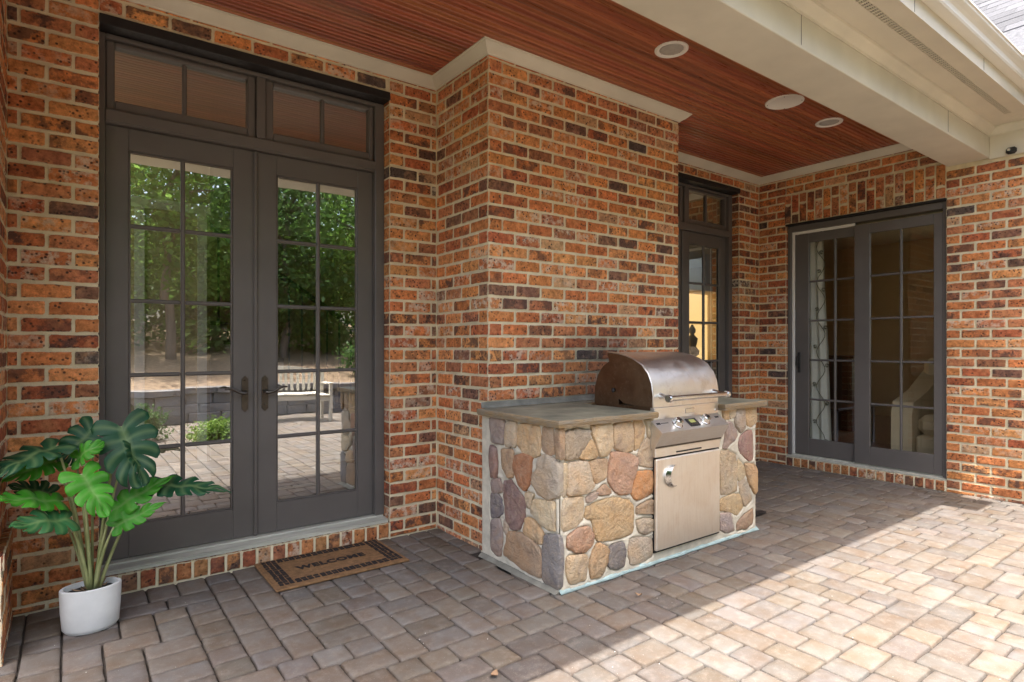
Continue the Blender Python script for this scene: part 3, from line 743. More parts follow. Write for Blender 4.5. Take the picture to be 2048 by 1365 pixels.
STONES_FRONT=[
('u',[(2.026,.817),(2.103,.829),(2.202,.817),(2.187,.766),(2.113,.69),(2.03,.687)]),
('b',[(2.223,.837),(2.365,.837),(2.365,.719),(2.333,.677),(2.28,.679),(2.254,.753),(2.223,.8)]),
('t',[(2.122,.689),(2.208,.768),(2.254,.678),(2.182,.675)]),
('b',[(2.386,.831),(2.526,.84),(2.532,.679),(2.469,.678),(2.392,.713)]),
('t',[(2.549,.838),(2.607,.838),(2.631,.796),(2.625,.741),(2.555,.676)]),
('b',[(2.64,.835),(2.697,.839),(2.697,.75),(2.667,.745),(2.655,.81)]),
('b',[(2.59,.657),(2.655,.726),(2.701,.734),(2.709,.567),(2.596,.593)]),
('b',[(2.054,.661),(2.182,.653),(2.208,.573),(2.228,.526),(2.192,.498),(2.05,.497)]),
('b',[(2.016,.655),(2.041,.655),(2.037,.502),(2.018,.505)]),
('t',[(2.208,.65),(2.327,.651),(2.327,.587),(2.311,.552),(2.254,.537),(2.223,.593)]),
('o',[(2.37,.681),(2.436,.674),(2.566,.632),(2.572,.596),(2.532,.499),(2.515,.447),(2.436,.45),(2.392,.48),(2.349,.531),(2.354,.599)]),
('g',[(2.584,.547),(2.697,.537),(2.715,.498),(2.713,.417),(2.643,.408),(2.572,.399),(2.532,.436),(2.561,.503)]),
('w',[(2.317,.513),(2.365,.465),(2.338,.461),(2.275,.471),(2.269,.49)]),
('m',[(2.187,.469),(2.254,.483),(2.243,.457),(2.19,.443)]),
('b',[(2.026,.479),(2.157,.47),(2.152,.361),(2.113,.339),(2.021,.32)]),
('t',[(2.187,.414),(2.254,.425),(2.381,.428),(2.503,.401),(2.54,.364),(2.54,.231),(2.503,.211),(2.381,.211),(2.259,.231),(2.233,.332),(2.177,.36)]),
('w',[(2.578,.35),(2.703,.375),(2.709,.293),(2.631,.312),(2.578,.317)]),
('u',[(2.572,.273),(2.619,.276),(2.713,.256),(2.713,.207),(2.655,.19),(2.596,.213)]),
('o',[(2.054,.285),(2.122,.308),(2.192,.306),(2.223,.267),(2.218,.217),(2.162,.19),(2.103,.202),(2.05,.236)]),
('u',[(2.52,.18),(2.691,.151),(2.697,.049),(2.607,.04),(2.526,.042),(2.509,.12)]),
('s',[(2.359,.17),(2.453,.174),(2.469,.128),(2.46,.049),(2.392,.052),(2.347,.074)]),
('t',[(2.233,.177),(2.275,.205),(2.343,.154),(2.338,.102),(2.285,.035),(2.218,.039),(2.208,.115)]),
('b',[(2.05,.179),(2.167,.168),(2.187,.127),(2.164,.041),(2.069,.044),(2.045,.115)]),
('t',[(3.4,.859),(3.455,.859),(3.462,.79),(3.402,.794)]),
('b',[(3.473,.858),(3.542,.854),(3.518,.802),(3.486,.792)]),
('u',[(3.561,.849),(3.626,.845),(3.648,.768),(3.641,.714),(3.59,.693),(3.537,.759),(3.542,.808)]),
('t',[(3.66,.851),(3.776,.844),(3.784,.749),(3.731,.719),(3.683,.731),(3.66,.783)]),
('m',[(3.427,.743),(3.483,.759),(3.54,.709),(3.558,.666),(3.483,.632),(3.441,.6),(3.4,.608),(3.427,.67)]),
('p',[(3.6,.654),(3.656,.679),(3.734,.686),(3.743,.509),(3.701,.488),(3.648,.524),(3.59,.572),(3.58,.615)]),
('b',[(3.372,.579),(3.455,.578),(3.54,.536),(3.557,.443),(3.551,.315),(3.483,.3),(3.375,.308)]),
('t',[(3.648,.467),(3.761,.447),(3.784,.363),(3.784,.269),(3.764,.255),(3.704,.331),(3.663,.413)]),
('u',[(3.575,.349),(3.641,.372),(3.698,.298),(3.728,.218),(3.686,.203),(3.644,.193),(3.615,.26)]),
('t',[(3.375,.272),(3.497,.278),(3.58,.272),(3.623,.188),(3.554,.145),(3.497,.178),(3.375,.199)]),
('m',[(3.375,.175),(3.476,.166),(3.49,.107),(3.518,.048),(3.427,.057),(3.375,.08)]),
('w',[(3.561,.086),(3.641,.12),(3.74,.152),(3.734,.051),(3.656,.039),(3.561,.043)]),
('b',[(3.571,.508),(3.638,.445),(3.653,.393),(3.58,.369),(3.565,.433)]),
]
isl = thing('grill_island', 'fieldstone masonry grill island with a bluestone counter against the chimney', 'grill island', (2.9, 2.6, 0))
BX0, BX1, BY0 = 2.005, 3.785, 2.285
def smooth_poly(pts, r):
    P = [Vector(p) for p in pts]; o = []
    for i in range(len(P)):
        a, b = P[i], P[(i + 1) % len(P)]
        o += [a.lerp(b, .10), a.lerp(b, .36) + Vector((r.uniform(-.004, .004), r.uniform(-.004, .004))), a.lerp(b, .64) + Vector((r.uniform(-.004, .004), r.uniform(-.004, .004))), a.lerp(b, .90)]
    c = sum(o, Vector((0, 0))) / len(o)
    return [p + (p - c).normalized() * min(.011, (p - c).length * .3) for p in o], c
def seg_d(p, a, b):
    ab = b - a; t = max(0, min(1, (p - a).dot(ab) / max(1e-9, ab.length_squared))); return (p - a - ab * t).length
def inside(p, poly):
    c = False; j = len(poly) - 1
    for i in range(len(poly)):
        a, b = poly[i], poly[j]
        if (a.y > p.y) != (b.y > p.y) and p.x < (b.x - a.x) * (p.y - a.y) / (b.y - a.y) + a.x: c = not c
        j = i
    return c
def masonry(stones, to3, a0, a1, z1, seed, hole=None):
    r = random.Random(seed); polys = []
    for kind, pts in stones:
        pl, c = smooth_poly(pts, r); polys.append((pl, c)); n = len(pl)
        pr = r.uniform(.014, .027); V = []; F = []
        for k, hgt in ((1.0, -.012), (1.0, pr * .55), (.975, pr * .85), (.90, pr), (.45, pr + r.uniform(-.003, .005))):
            for p in pl:
                q = c + (p - c) * k; j = 0 if k == 1 else .0045
                h = hgt + mnoise.noise(Vector((q.x * 16, q.y * 16, seed + len(polys)))) * j * 2 + r.uniform(-j, j) * .3
                V.append(to3(q.x, q.y, h))
        V.append(to3(c.x, c.y, pr)); 
        for k in range(4): F += [(k * n + i, k * n + (i + 1) % n, (k + 1) * n + (i + 1) % n, (k + 1) * n + i) for i in range(n)]
        F += [(4 * n + i, 4 * n + (i + 1) % n, 5 * n) for i in range(n)]
        cc = STC[kind]; g = r.uniform(.88, 1.1)
        put('stone', MB().add(V, F).mesh('stone', 'stone', 50), isl, color=(cc[0] * g, cc[1] * g * r.uniform(.97, 1.03), cc[2] * g, 1))
    # rope-like raised joint between the stones
    st = .009; na, nz = int((a1 - a0) / st), int(z1 / st); m = MB(); ok = {}
    bb = [(min(p.x for p in pl) - .05, max(p.x for p in pl) + .05, min(p.y for p in pl) - .05, max(p.y for p in pl) + .05, pl) for pl, c in polys]
    for j in range(nz + 1):
        for i in range(na + 1):
            p = Vector((a0 + (a1 - a0) * i / na, z1 * j / nz)); d = .05; ins = False
            for x0_, x1_, y0_, y1_, pl in bb:
                if x0_ < p.x < x1_ and y0_ < p.y < y1_:
                    if inside(p, pl): ins = True; break
                    for q in range(len(pl)): d = min(d, seg_d(p, pl[q - 1], pl[q]))
            h = .0 if ins else min(1, d / .008) * .012 + .003
            if d > .02 and not ins: h = .011
            h += mnoise.noise(Vector((p.x * 40, p.y * 40, seed))) * .0018
            if i in (0, na) : h = min(h, .004)
            ok[i, j] = len(m.v); m.v.append(to3(p.x, p.y, h))
    for j in range(nz):
        for i in range(na):
            if hole and hole[0] < a0 + (a1 - a0) * (i + .5) / na < hole[1] and hole[2] < z1 * (j + .5) / nz < hole[3]: continue
            m.f.append((ok[i, j], ok[i + 1, j], ok[i + 1, j + 1], ok[i, j + 1]))
    m.build('mortar_joints', 'mortar2', isl, True)
masonry(STONES_SIDE, lambda a, z, h: (BX0 - h, a, z), BY0, YC - .001, .852, 11)
masonry(STONES_FRONT, lambda a, z, h: (a, BY0 - h, z), BX0, BX1, .852, 23, (2.715, 3.335, .06, .9))
m = MB(); m.box(BX0 + .02, 2.712, BY0 + .02, YC - .002, 0, .85); m.box(3.345, BX1 - .02, BY0 + .02, YC - .002, 0, .85); m.box(2.712, 3.345, BY0 + .05, YC - .002, 0, .85)
m.build('masonry_core', 'mortar2', isl)
r_ = random.Random(2); x = 2.714
for wd in (.16, .13, .19, .15):
    put('stone', MB().box(x + .004, x + wd - .004, BY0 - .004, BY0 + .049, .004, .056 + r_.uniform(-.006, .006), .010).mesh('stone', 'stone', 30), isl, color=(.36 * r_.uniform(.85, 1.1), .30, .21, 1)); x += wd
MB().box(BX1 - .02, BX1 + .004, BY0 + .006, YC - .002, 0, .85).build('end_wall', 'mortar2', isl)
# pale grout fillet along the foot of the front
m = MB(); n = 44; V = []
for i in range(n + 1):
    x = BX0 - .012 + (BX1 - BX0 + .02) * i / n; wv = .026 + .010 * mnoise.noise(Vector((x * 7, 0, 3))); hv = .030 + .012 * mnoise.noise(Vector((x * 9, 2, 3)))
    V += [(x, BY0 + .004, hv), (x, BY0 - wv * .5, hv * .55), (x, BY0 - wv, .0045), (x, BY0 + .004, -.005)]
m.add(V, [(4 * i + k, 4 * i + 4 + k, 4 * i + 5 + k, 4 * i + 1 + k) for i in range(n) for k in range(3)]); m.build('grout_fillet', 'wash', isl, True)
m = MB(); V = []; n = 20
for i in range(n + 1):
    y = BY0 - .01 + (YC - BY0) * i / n; wv = .040 + .008 * mnoise.noise(Vector((y * 9, 5, 1)))
    V += [(BX0 + .004, y, .030), (BX0 - wv * .6, y, .018), (BX0 - wv, y, .004)]
m.add(V, [(3 * i + k, 3 * i + 1 + k, 3 * i + 4 + k, 3 * i + 3 + k) for i in range(n) for k in range(2)]); m.build('grout_fillet', 'footing', isl, True)
# bluestone counter with a rough split edge, cut round the grill
def slab(outline, z0, z1, name):
    r = random.Random(5); P = []
    for i in range(len(outline)):
        a, b = Vector(outline[i]), Vector(outline[(i + 1) % len(outline)]); k = max(1, int((b - a).length / .035))
        P += [a.lerp(b, t / k) for t in range(k)]
    c = sum(P, Vector((0, 0))) / len(P); n = len(P); J = [mnoise.noise(Vector((p.x * 14, p.y * 14, 8))) * .007 for p in P]
    def ring(off, z): return [(p.x + (c - p).normalized().x * (off + j), p.y + (c - p).normalized().y * (off + j), z + r.uniform(-.0012, .0012)) for p, j in zip(P, J)]
    V = ring(.009, z1) + ring(.001, z1 - .006) + ring(.0, z1 - .016) + ring(.006, z0)
    top = MB().add(V[:n], [tuple(range(n))]); ed = MB().add(V, [(k * n + (i + 1) % n, k * n + i, (k + 1) * n + i, (k + 1) * n + (i + 1) % n) for k in range(3) for i in range(n)] + [tuple(range(4 * n - 1, 3 * n - 1, -1))])
    o_ = top.build(name, 'slate', isl); ed.build('split_edge', 'slate_edge', o_)
slab([(1.955, 2.235), (2.705, 2.225), (2.705, 2.90), (2.705, YC - .004), (1.955, YC - .004)], .852, .888, 'counter_slab')
slab([(3.352, 2.225), (3.862, 2.238), (3.862, YC - .004), (3.352, YC - .004)], .852, .890, 'counter_slab')
slab([(2.7055, 2.86), (3.3515, 2.86), (3.3515, YC - .004), (2.7055, YC - .004)], .852, .887, 'counter_slab')
m = MB(); m.prism([(YC - .004, .89), (YC - .022, .89), (YC - .010, .905), (YC - .004, .925)], 0, 1.99, 3.86); m.build('back_joint', 'footing', isl)

gr = thing('gas_grill', 'built in stainless steel gas grill with a curved hood', 'grill', (3.02, 2.5, .6))
GX0, GX1 = 2.716, 3.340
hp = [(2.275, .906), (2.271, .975), (2.283, 1.045), (2.307, 1.10), (2.355, 1.153), (2.42, 1.187), (2.48, 1.206), (2.541, 1.219), (2.60, 1.225), (2.637, 1.225)]
hin = [(2.637, 1.205), (2.54, 1.20), (2.43, 1.17), (2.37, 1.135), (2.325, 1.09), (2.303, 1.04), (2.292, .975), (2.295, .906)]
MB().prism(hp + hin, 0, GX0 + .0005, GX1 - .0005).build('hood', 'steel', gr, 30)
sp = hp + [(2.600, 1.08), (2.575, 1.018), (2.545, .945), (2.50, .915), (2.40, .906)]
hd = MB().prism(sp, 0, GX0 - .006, GX0); hd.build('hood_side', 'steel_dark', gr)
MB().prism(sp, 0, GX1, GX1 + .006).build('hood_side', 'steel', gr)
rim = MB().tube([(GX0 - .006, y, z) for y, z in hp], .005, 6); rim.build('hood_rim', 'steel', gr, True)
bp = [(2.55, .892), (2.56, 1.17), (2.64, 1.165), (2.69, 1.135), (2.735, 1.08), (2.76, 1.0), (2.765, .892)]
MB().prism(bp, 0, GX0 + .008, GX1 - .008).build('firebox_back', 'steel_dark', gr, 30)
MB().box(GX0 + .01, GX1 - .01, 2.30, 2.75, .70, .904).build('firebox', 'steel_dark', gr)
MB().lathe([(.014, 0), (.014, .006), (.006, .009)], (GX0 - .006, 2.585, .99), 12, ax=(-1, 0, 0)).build('hinge_bolt', 'black', gr)
h = MB(); h.tube([(2.752, 2.192, .962), (3.318, 2.192, .962)], .0165, 16)
for x in (2.752, 3.318): h.lathe([(.021, -.010), (.0225, -.004), (.0225, .010), (.018, .014)], (x, 2.192, .962), 16, ax=(1, 0, 0))
for x in (2.775, 3.295): h.tube([(x, 2.192, .962), (x, 2.235, .968), (x, 2.276, .972)], [.012, .012, .02], 10)
h.build('hood_handle', 'chrome', gr, 35)
MB().box(GX0, GX1, 2.268, 2.30, .835, .905, .003).build('top_rail', 'steel_h', gr)
MB().box(3.0, 3.09, 2.2635, 2.268, .855, .885, .002).build('badge', 'chrome', gr)
for x in (2.745, 3.31): MB().lathe([(.007, 0), (.007, .004), (.003, .006)], (x, 2.268, .857), 10, ax=(0, -1, 0)).build('screw', 'chrome', gr, 30)
cp = [(2.268, .836), (2.183, .772), (2.238, .676), (2.300, .672), (2.300, .836)]
MB().prism(cp, 0, 2.682, 3.328).build('control_panel', 'steel_h', gr)
nrm = Vector((0, -.064, .085)).normalized(); tan = Vector((0, -.085, -.064)).normalized()
fc = Vector((0, 2.2255, .804))
for x in (2.868, 3.134):
    k = MB(); c0 = Vector((x, fc.y, fc.z)) ; k.lathe([(.036, .001), (.036, .006), (.031, .008), (.029, .012), (.026, .034), (.022, .038), (.0, .039)], c0, 24, ax=nrm)
    k = k.build('knob', 'chrome', gr, 30)
    MB().box(x - .003, x + .003, fc.y + nrm.y * .039 - .012, fc.y + nrm.y * .039 + .010, fc.z + nrm.z * .039 - .002, fc.z + nrm.z * .039 + .004).build('pointer', 'black', k)
def plate(x0, x1, t0, t1, h, name, mat, parent):
    V = [];
    for hh in (h[0], h[1]):
        for xx, tt in ((x0, t0), (x1, t0), (x1, t1), (x0, t1)):
            q = fc + tan * tt + nrm * hh; V.append((xx, q.y, q.z))
    return MB().add(V, [(4, 7, 6, 5), (0, 1, 5, 4), (1, 2, 6, 5), (2, 3, 7, 6), (3, 0, 4, 7)]).build(name, mat, parent)
dp = plate(2.968, 3.062, -.03, .032, (.0003, .005), 'thermometer_display', 'black', gr)
plate(2.988, 3.040, -.02, .006, (.0052, .0062), 'screen', 'display', dp)
for i in range(3): plate(2.985 + i * .022, 2.998 + i * .022, .014, .022, (.0052, .0065), 'button', 'chrome', dp)
plate(2.702, 2.735, -.026, -.012, (.0003, .0012), 'emblem', 'black', gr)
for i in range(9): plate(2.742 + i * .0075, 2.747 + i * .0075, -.022, -.016, (.0003, .0010), 'engraved_mark', 'hardware', gr)
plate(3.262, 3.300, -.026, -.014, (.0003, .0012), 'emblem', 'black', gr)
MB().box(2.688, 3.322, 2.232, 2.252, .676, .690, .002).build('bullnose_seam', 'hardware', gr)
MB().box(2.692, 3.318, 2.240, 2.275, .622, .6755, .003).build('drip_tray', 'steel_h', gr)
MB().box(2.88, 3.12, 2.2365, 2.2405, .634, .642).build('tray_slot', 'black', gr)
dr = MB().box(2.698, 3.312, 2.236, 2.258, .084, .612, .006).build('cabinet_door', 'steel_v', gr)
MB().box(2.706, 3.336, 2.262, 2.283, .066, .62).build('cabinet_frame', 'black', gr)
# crescent pull on the cabinet door
V = []; F = []; n = 18
for i in range(n + 1):
    t = math.sin(math.pi * i / n); a = R(68 + (292 - 68) * i / n); a2 = R(80 + (280 - 80) * i / n)
    o_ = Vector((2.838 + .075 * math.cos(a), .502 + .066 * math.sin(a))); i_ = Vector((2.872 + .050 * math.cos(a2), .502 + .061 * math.sin(a2)))
    V += [(o_.x, 2.2355, o_.y), (o_.x, 2.231 - .006 * t, o_.y), ((o_.x * .5 + i_.x * .5), 2.229 - .020 * t, (o_.y * .5 + i_.y * .5)), (i_.x, 2.2355, i_.y)]
for i in range(n): F += [(4 * i + k, 4 * i + 4 + k, 4 * i + 5 + k, 4 * i + 1 + k) for k in range(3)]
MB().add(V, F).build('crescent_pull', 'chrome', dr, 50)

# ================================================================== SMALL THINGS ON THE PORCH
mat_ = thing('door_mat', 'brown coir WELCOME mat with a dark block border', 'door mat', (1.21, 3.39, 0))
b = MB(); r = random.Random(3); n = 40
b.box(.846, 1.598, 3.150, 3.618, .003, .0145, .004); b.build('coir_base', 'coir', mat_)
bd = MB()
def blocks(x0, x1, y0, y1, nx, ny):
    for i in range(nx):
        for j in range(ny):
            ax, bx = x0 + (x1 - x0) * i / nx, x0 + (x1 - x0) * (i + 1) / nx; ay, by = y0 + (y1 - y0) * j / ny, y0 + (y1 - y0) * (j + 1) / ny
            g = .0013; k = r.choice((1, 1, 2, 2)); vert = r.random() < .5
            for q in range(k):
                if vert: bd.box(ax + g + (bx - ax - 2 * g) * q / k, ax + g + (bx - ax - 2 * g) * (q + .86) / k, ay + g + r.uniform(0, .004), by - g - r.uniform(0, .004), .0140, .0160)
                else: bd.box(ax + g + r.uniform(0, .004), bx - g - r.uniform(0, .004), ay + g + (by - ay - 2 * g) * q / k, ay + g + (by - ay - 2 * g) * (q + .86) / k, .0140, .0160)
blocks(.876, .958, 3.196, 3.606, 3, 12); blocks(1.500, 1.580, 3.196, 3.606, 3, 12)
blocks(.962, 1.496, 3.196, 3.256, 16, 2); blocks(.962, 1.496, 3.546, 3.606, 16, 2)
bd.build('printed_border', 'rubber', mat_, kind='stuff')
fc_ = bpy.data.curves.new('lettering', 'FONT'); fc_.body = 'WELCOME'; fc_.size = .082; fc_.extrude = .001; fc_.offset = .0036; fc_.space_character = 1.12; fc_.align_x = 'CENTER'; fc_.align_y = 'CENTER'
fo = bpy.data.objects.new('tmp', fc_); col.objects.link(fo); bpy.context.view_layer.update()
lm = bpy.data.meshes.new_from_object(fo.evaluated_get(bpy.context.evaluated_depsgraph_get())); lm.materials.clear(); lm.materials.append(M['rubber'])
bpy.data.objects.remove(fo)
put('lettering', lm, mat_, loc=(1.222, 3.395, .0156), scale=(.92, .92, 1))

# ---- potted monstera
pl = thing('potted_plant', 'artificial monstera in an oval white planter beside the French door', 'potted plant', (.078, 3.265, 0))
pc = (.076, 3.262, 0)
p_ = MB().lathe([(.088, .0), (.094, .006), (.098, .012), (.104, .02), (.110, .10), (.113, .186), (.1125, .192), (.108, .195), (.098, .194), (.0955, .188), (.0945, .165)], pc, 48, 1.02, .70).build('planter', 'pot', pl, 40)
MB().lathe([(.095, .160), (.094, .172), (.05, .178), (.0, .180)], pc, 28, 1.02, .70).build('moss', 'soil', p_, True)
hk = MB(); r = random.Random(9)
for i in range(16):
    a = r.uniform(0, 6.28); q = r.uniform(.01, .03); c = Vector((.082 + math.cos(a) * q, 3.26 + math.sin(a) * q * .7, .172)); d = Vector((math.cos(a), math.sin(a) * .7, r.uniform(.2, 1.4))).normalized(); s_ = Vector((-math.sin(a), math.cos(a), 0)) * r.uniform(.006, .012); L = r.uniform(.03, .07)
    hk.add([c - s_, c + s_, c + d * L * .6 + s_ * .8, c + d * L + Vector((0, 0, .006)), c + d * L * .6 - s_ * .8], [(0, 1, 2, 3, 4)])
hk.build('dry_husk', 'husk', pl)
def monstera(L, Wd, seed, fold=.10, droop=.25, lat=.20):
    r = random.Random(seed); m = MB(); NL = 5
    us = (0, .2, .4, .58, .74, .88, .97, 1.0); gp = (0, 0, .0, .08, .16, .24, .46, .78)
    shape = [.78, .98, 1.0, .94, .80, .30]
    for sgn in (1, -1):
        B = []
        for i in range(NL + 1):
            t = i / NL; ang = R(148 - 138 * t ** .9); ln = Wd * .5 * shape[i] * r.uniform(.95, 1.05) / max(.35, math.sin(max(ang, R(38)))) ** .5
            if i == NL: ang = R(4); ln = L * .30
            B.append((L * (.02 + .76 * t), ang, ln))
        for i in range(NL):
            cut = r.uniform(.75, 1.15); V = []; C = []
            for u, g in zip(us, gp):
                for v in (0, .25, .5, .75, 1):
                    e = g * cut if i < NL - 1 or v < .5 else g * .3
                    vv = .5 + (v - .5) * (1 - min(.95, e)); P = []
                    for (rx, an, ln) in (B[i], B[i + 1]):
                        l2 = ln * u * (1 + .05 * math.sin(v * math.pi)); bend = an - u * u * R(14)
                        P.append(Vector((rx + math.cos(bend) * l2, sgn * math.sin(bend) * l2)))
                    q = P[0].lerp(P[1], vv)
                    x, y = q.x, q.y
                    z = fold * abs(y) - droop * (max(0, x) / L) ** 2 * L * .6 - lat * (abs(y) / (Wd * .5)) ** 2 * Wd * .5 + .010 * math.sin(v * math.pi) * u * (1 if i % 2 else .6) + .006 * math.sin(x * 60 + seed)
                    V.append((x, y, z)); k = 1.0 if u == 0 else (.55 if v == .5 and u < .9 else 0); C.append((k, k, k, 1))
            nv = 5; F = []
            for a in range(len(us) - 1):
                for b in range(nv - 1):
                    q = (a * nv + b, a * nv + b + 1, (a + 1) * nv + b + 1, (a + 1) * nv + b); F.append(q if sgn < 0 else q[::-1])
            m.add(V, F, C)
    return m
foot = Vector((.080, 3.26, .175))
DK, BR, MD = (.012, .072, .030), (.060, .30, .020), (.036, .15, .05)
LEAVES = [  # attachment, tip, facing, width/length, colour, seed
    ((.185, 3.17, .905), (.235, 3.06, .705), (-.25, -.85, .5), 1.15, DK, 1),
    ((.085, 3.33, .885), (-.02, 3.29, .775), (-.15, -.8, .5), 1.15, DK, 2),
    ((-.045, 3.22, .835), (-.235, 3.08, .790), (-.25, -.45, .85), .85, DK, 3),
    ((.020, 3.20, .775), (.092, 3.12, .842), (-.1, -.8, .6), .95, BR, 4),
    ((-.050, 3.27, .765), (-.195, 3.20, .735), (-.1, -.75, .6), .80, BR, 5),
    ((.040, 3.12, .720), (.115, 3.02, .590), (.1, -.8, .55), 1.0, BR, 6),
    ((-.030, 3.18, .600), (-.225, 3.06, .690), (.1, -.55, .85), .55, BR, 7),
    ((-.005, 3.14, .530), (-.150, 3.03, .575), (-.1, -.7, .7), .85, MD, 8),
    ((.150, 3.17, .535), (.350, 3.14, .665), (-.2, -.75, .6), .55, BR, 9),
    ((.300, 3.22, .615), (.570, 3.08, .615), (.0, -.5, .85), .55, DK, 10),
    ((.155, 3.15, .465), (.318, 3.10, .552), (.15, -.8, .5), .55, BR, 11),
    ((-.070, 3.38, .600), (-.190, 3.36, .655), (.1, -.9, .3), .85, DK, 12),
    ((.135, 3.27, .470), (.215, 3.22, .545), (.3, -.85, .2), .60, DK, 13),
    ((.210, 3.13, .830), (.265, 3.06, .690), (.75, -.6, .2), .55, DK, 14),
]
for a, t, nrm_, wr_, c, sd_ in LEAVES:
    A, T = Vector(a), Vector(t); Xd = (T - A); L = Xd.length; Xd.normalize(); Nn = Vector(nrm_); Nn = (Nn - Xd * Nn.dot(Xd)).normalized(); Yd = Nn.cross(Xd)
    mt = Matrix((Xd, Yd, Nn)).transposed(); k = 1.12; g = random.Random(sd_).uniform(.9, 1.15)
    lm_ = monstera(L * k, L * k * wr_ * .80, sd_)
    lm_.v = [tuple(mt @ Vector(v) + A) for v in lm_.v]
    lf = lm_.build('leaf', 'leaf', pl, True); lf.color = (c[0] * g, c[1] * g, c[2] * g, 1)
    f0 = foot + Vector(((A.x - foot.x) * .12, (A.y - foot.y) * .12, 0)); mid = f0.lerp(A, .55) + Vector((-(A.x - foot.x) * .16, (A.y - foot.y) * -.1, (A.z - foot.z) * .08))
    pts = [(f0 * (1 - s) * (1 - s) + mid * 2 * s * (1 - s) + A * s * s) for s in [i / 8 for i in range(9)]]
    big = L > .17
    MB().tube(pts, [(.0085 if big else .0062) * (1 - .5 * i / 8) for i in range(9)], 8).build('stem', 'stem', pl, True)

# ---- lights and speaker in the ceiling
def downlight(x, y, label):
    d = thing('ceiling_downlight', label, 'downlight', (x, y, ZT), group='white recessed downlights in the wood ceiling')
    MB().lathe([(.103, ZT - .0005), (.101, ZT - .007), (.094, ZT - .010), (.084, ZT - .009), (.080, ZT - .005), (.076, ZT - .002)], (x, y, 0), 40).build('trim_ring', 'white', d, 40)
    MB().lathe([(.0765, ZT - .0015), (.060, ZT - .004), (.04, ZT - .0065), (.0, ZT - .0075)], (x, y, 0), 32).build('lens', 'shaded_baffle', d, True)
downlight(2.985, 2.358, 'white recessed downlight nearest the beam, above the grill')
downlight(4.996, 2.356, 'white recessed downlight farther off, beyond the flat round speaker')
sp_ = thing('ceiling_speaker', 'flat white round speaker grille between the two ceiling downlights', 'speaker', (4.308, 2.358, ZT))
MB().lathe([(.136, ZT - .0005), (.135, ZT - .006), (.128, ZT - .008), (.126, ZT - .0065), (.0, ZT - .008)], (4.308, 2.358, 0), 44).build('grille', 'white', sp_, 40)
for a in range(4): MB().lathe([(.004, 0), (.003, .002)], (4.308 + .118 * math.cos(a * 1.57 + .5), 2.358 + .118 * math.sin(a * 1.57 + .5), ZT - .0085), 8, ax=(0, 0, -1)).build('screw', 'hardware', sp_)
scm = thing('security_camera', 'small black rounded security camera on the frieze board', 'camera', (XR - .03, 1.43, 2.83))
MB().box(XR - .058, XR - .0235, 1.396, 1.466, 2.806, 2.860, .014).build('body', 'black', scm, 40)
MB().lathe([(.012, 0), (.012, .003), (.007, .004)], (XR - .058, 1.444, 2.84), 16, ax=(-1, 0, 0)).build('lens', 'chrome', scm, 30)
stn = thing('metal_stand', 'black metal stand with a flat foot behind the grill island', 'stand', (4.1, 2.5, 0))
MB().box(4.02, 4.20, 2.44, 2.50, .004, .022, .003).build('foot', 'black', stn); MB().box(4.065, 4.085, 2.46, 2.48, .0225, .62, .003).build('post', 'black', stn); MB().box(4.065, 4.085, 2.4805, 2.80, .60, .62, .003).build('arm', 'black', stn)
MB().box(4.02, 4.20, 2.78, 2.84, .004, .022, .003).build('foot', 'black', stn); MB().box(4.065, 4.085, 2.8005, 2.8205, .0225, .62, .003).build('post', 'black', stn)

for lx, ly, ll, la, lb in ((1.30, 1.86, .045, .5, 'curled brown leaf fallen on the shaded pavers near the camera'), (2.30, 2.02, .035, 2.2, 'small brown leaf fallen on the pavers in front of the island')):
    V = []
    for i in range(7):
        t = i / 6; wv = math.sin(math.pi * t) * .32; z = .006 + .010 * abs(t - .5) * 2
        for sg in (-1, 0, 1): V.append((lx + math.cos(la) * (t - .5) * ll - math.sin(la) * sg * wv * ll, ly + math.sin(la) * (t - .5) * ll + math.cos(la) * sg * wv * ll, z + (.005 if sg else 0)))
    MB().add(V, [(3 * i + k, 3 * i + 3 + k, 3 * i + 4 + k, 3 * i + 1 + k) for i in range(6) for k in range(2)]).build('fallen_leaf', 'husk', None, True, label=lb, category='leaf')

# ================================================================== ROOMS BEHIND THE GLASS
FZ = .09
hall = thing('hall_room', None, None, (.5, 6, FZ), kind='structure')
MB().box(-3, 3.3, 3.86, 8.9, FZ - .1, FZ).build('floor', 'floor_in', hall)
MB().box(-3, 3.3, 3.86, 8.9, 2.98, 3.08).build('ceiling', 'ceil_in', hall)
m = MB(); m.box(-3, 3.3, 8.8, 8.9, FZ, 2.98); m.box(3.2, 3.3, 3.86, 8.79, FZ, 2.98)
m.box(-3.1, -3.0, 3.86, 4.4, FZ, 2.98); m.box(-3.1, -3.0, 8.0, 8.9, FZ, 2.98); m.box(-3.1, -3, 4.401, 7.999, FZ, .5); m.box(-3.1, -3, 4.401, 7.999, 2.6, 2.98)
m.box(-3, .98, 5.72, 5.82, FZ, 2.98); m.build('room_wall', 'wall_in', hall)
m = MB()
for x in (.05, .42, .88): m.box(x, x + .07, 5.69, 5.719, FZ, 2.4)
m.box(-3, .98, 5.69, 5.7195, 2.4, 2.48); m.box(-3, .98, 5.685, 5.7195, FZ, .26)
m.box(-3, 3.2, 8.765, 8.799, FZ, .25); m.box(.291, .949, 8.765, 8.799, .9, .98); m.box(-3, 3.2, 8.75, 8.799, 2.86, 2.98); m.build('wall_trim', 'white', hall)
stc = thing('staircase', 'indoor staircase with white skirt and black balusters seen through the French door', 'staircase', (1.4, 6.2, FZ))
m = MB()
for i in range(10): m.box(2.9 - (i + 1) * .25, 2.9 - i * .25, 5.9, 6.9, FZ, FZ + .17 * (i + 1), 0)
m.build('skirt', 'white', stc)
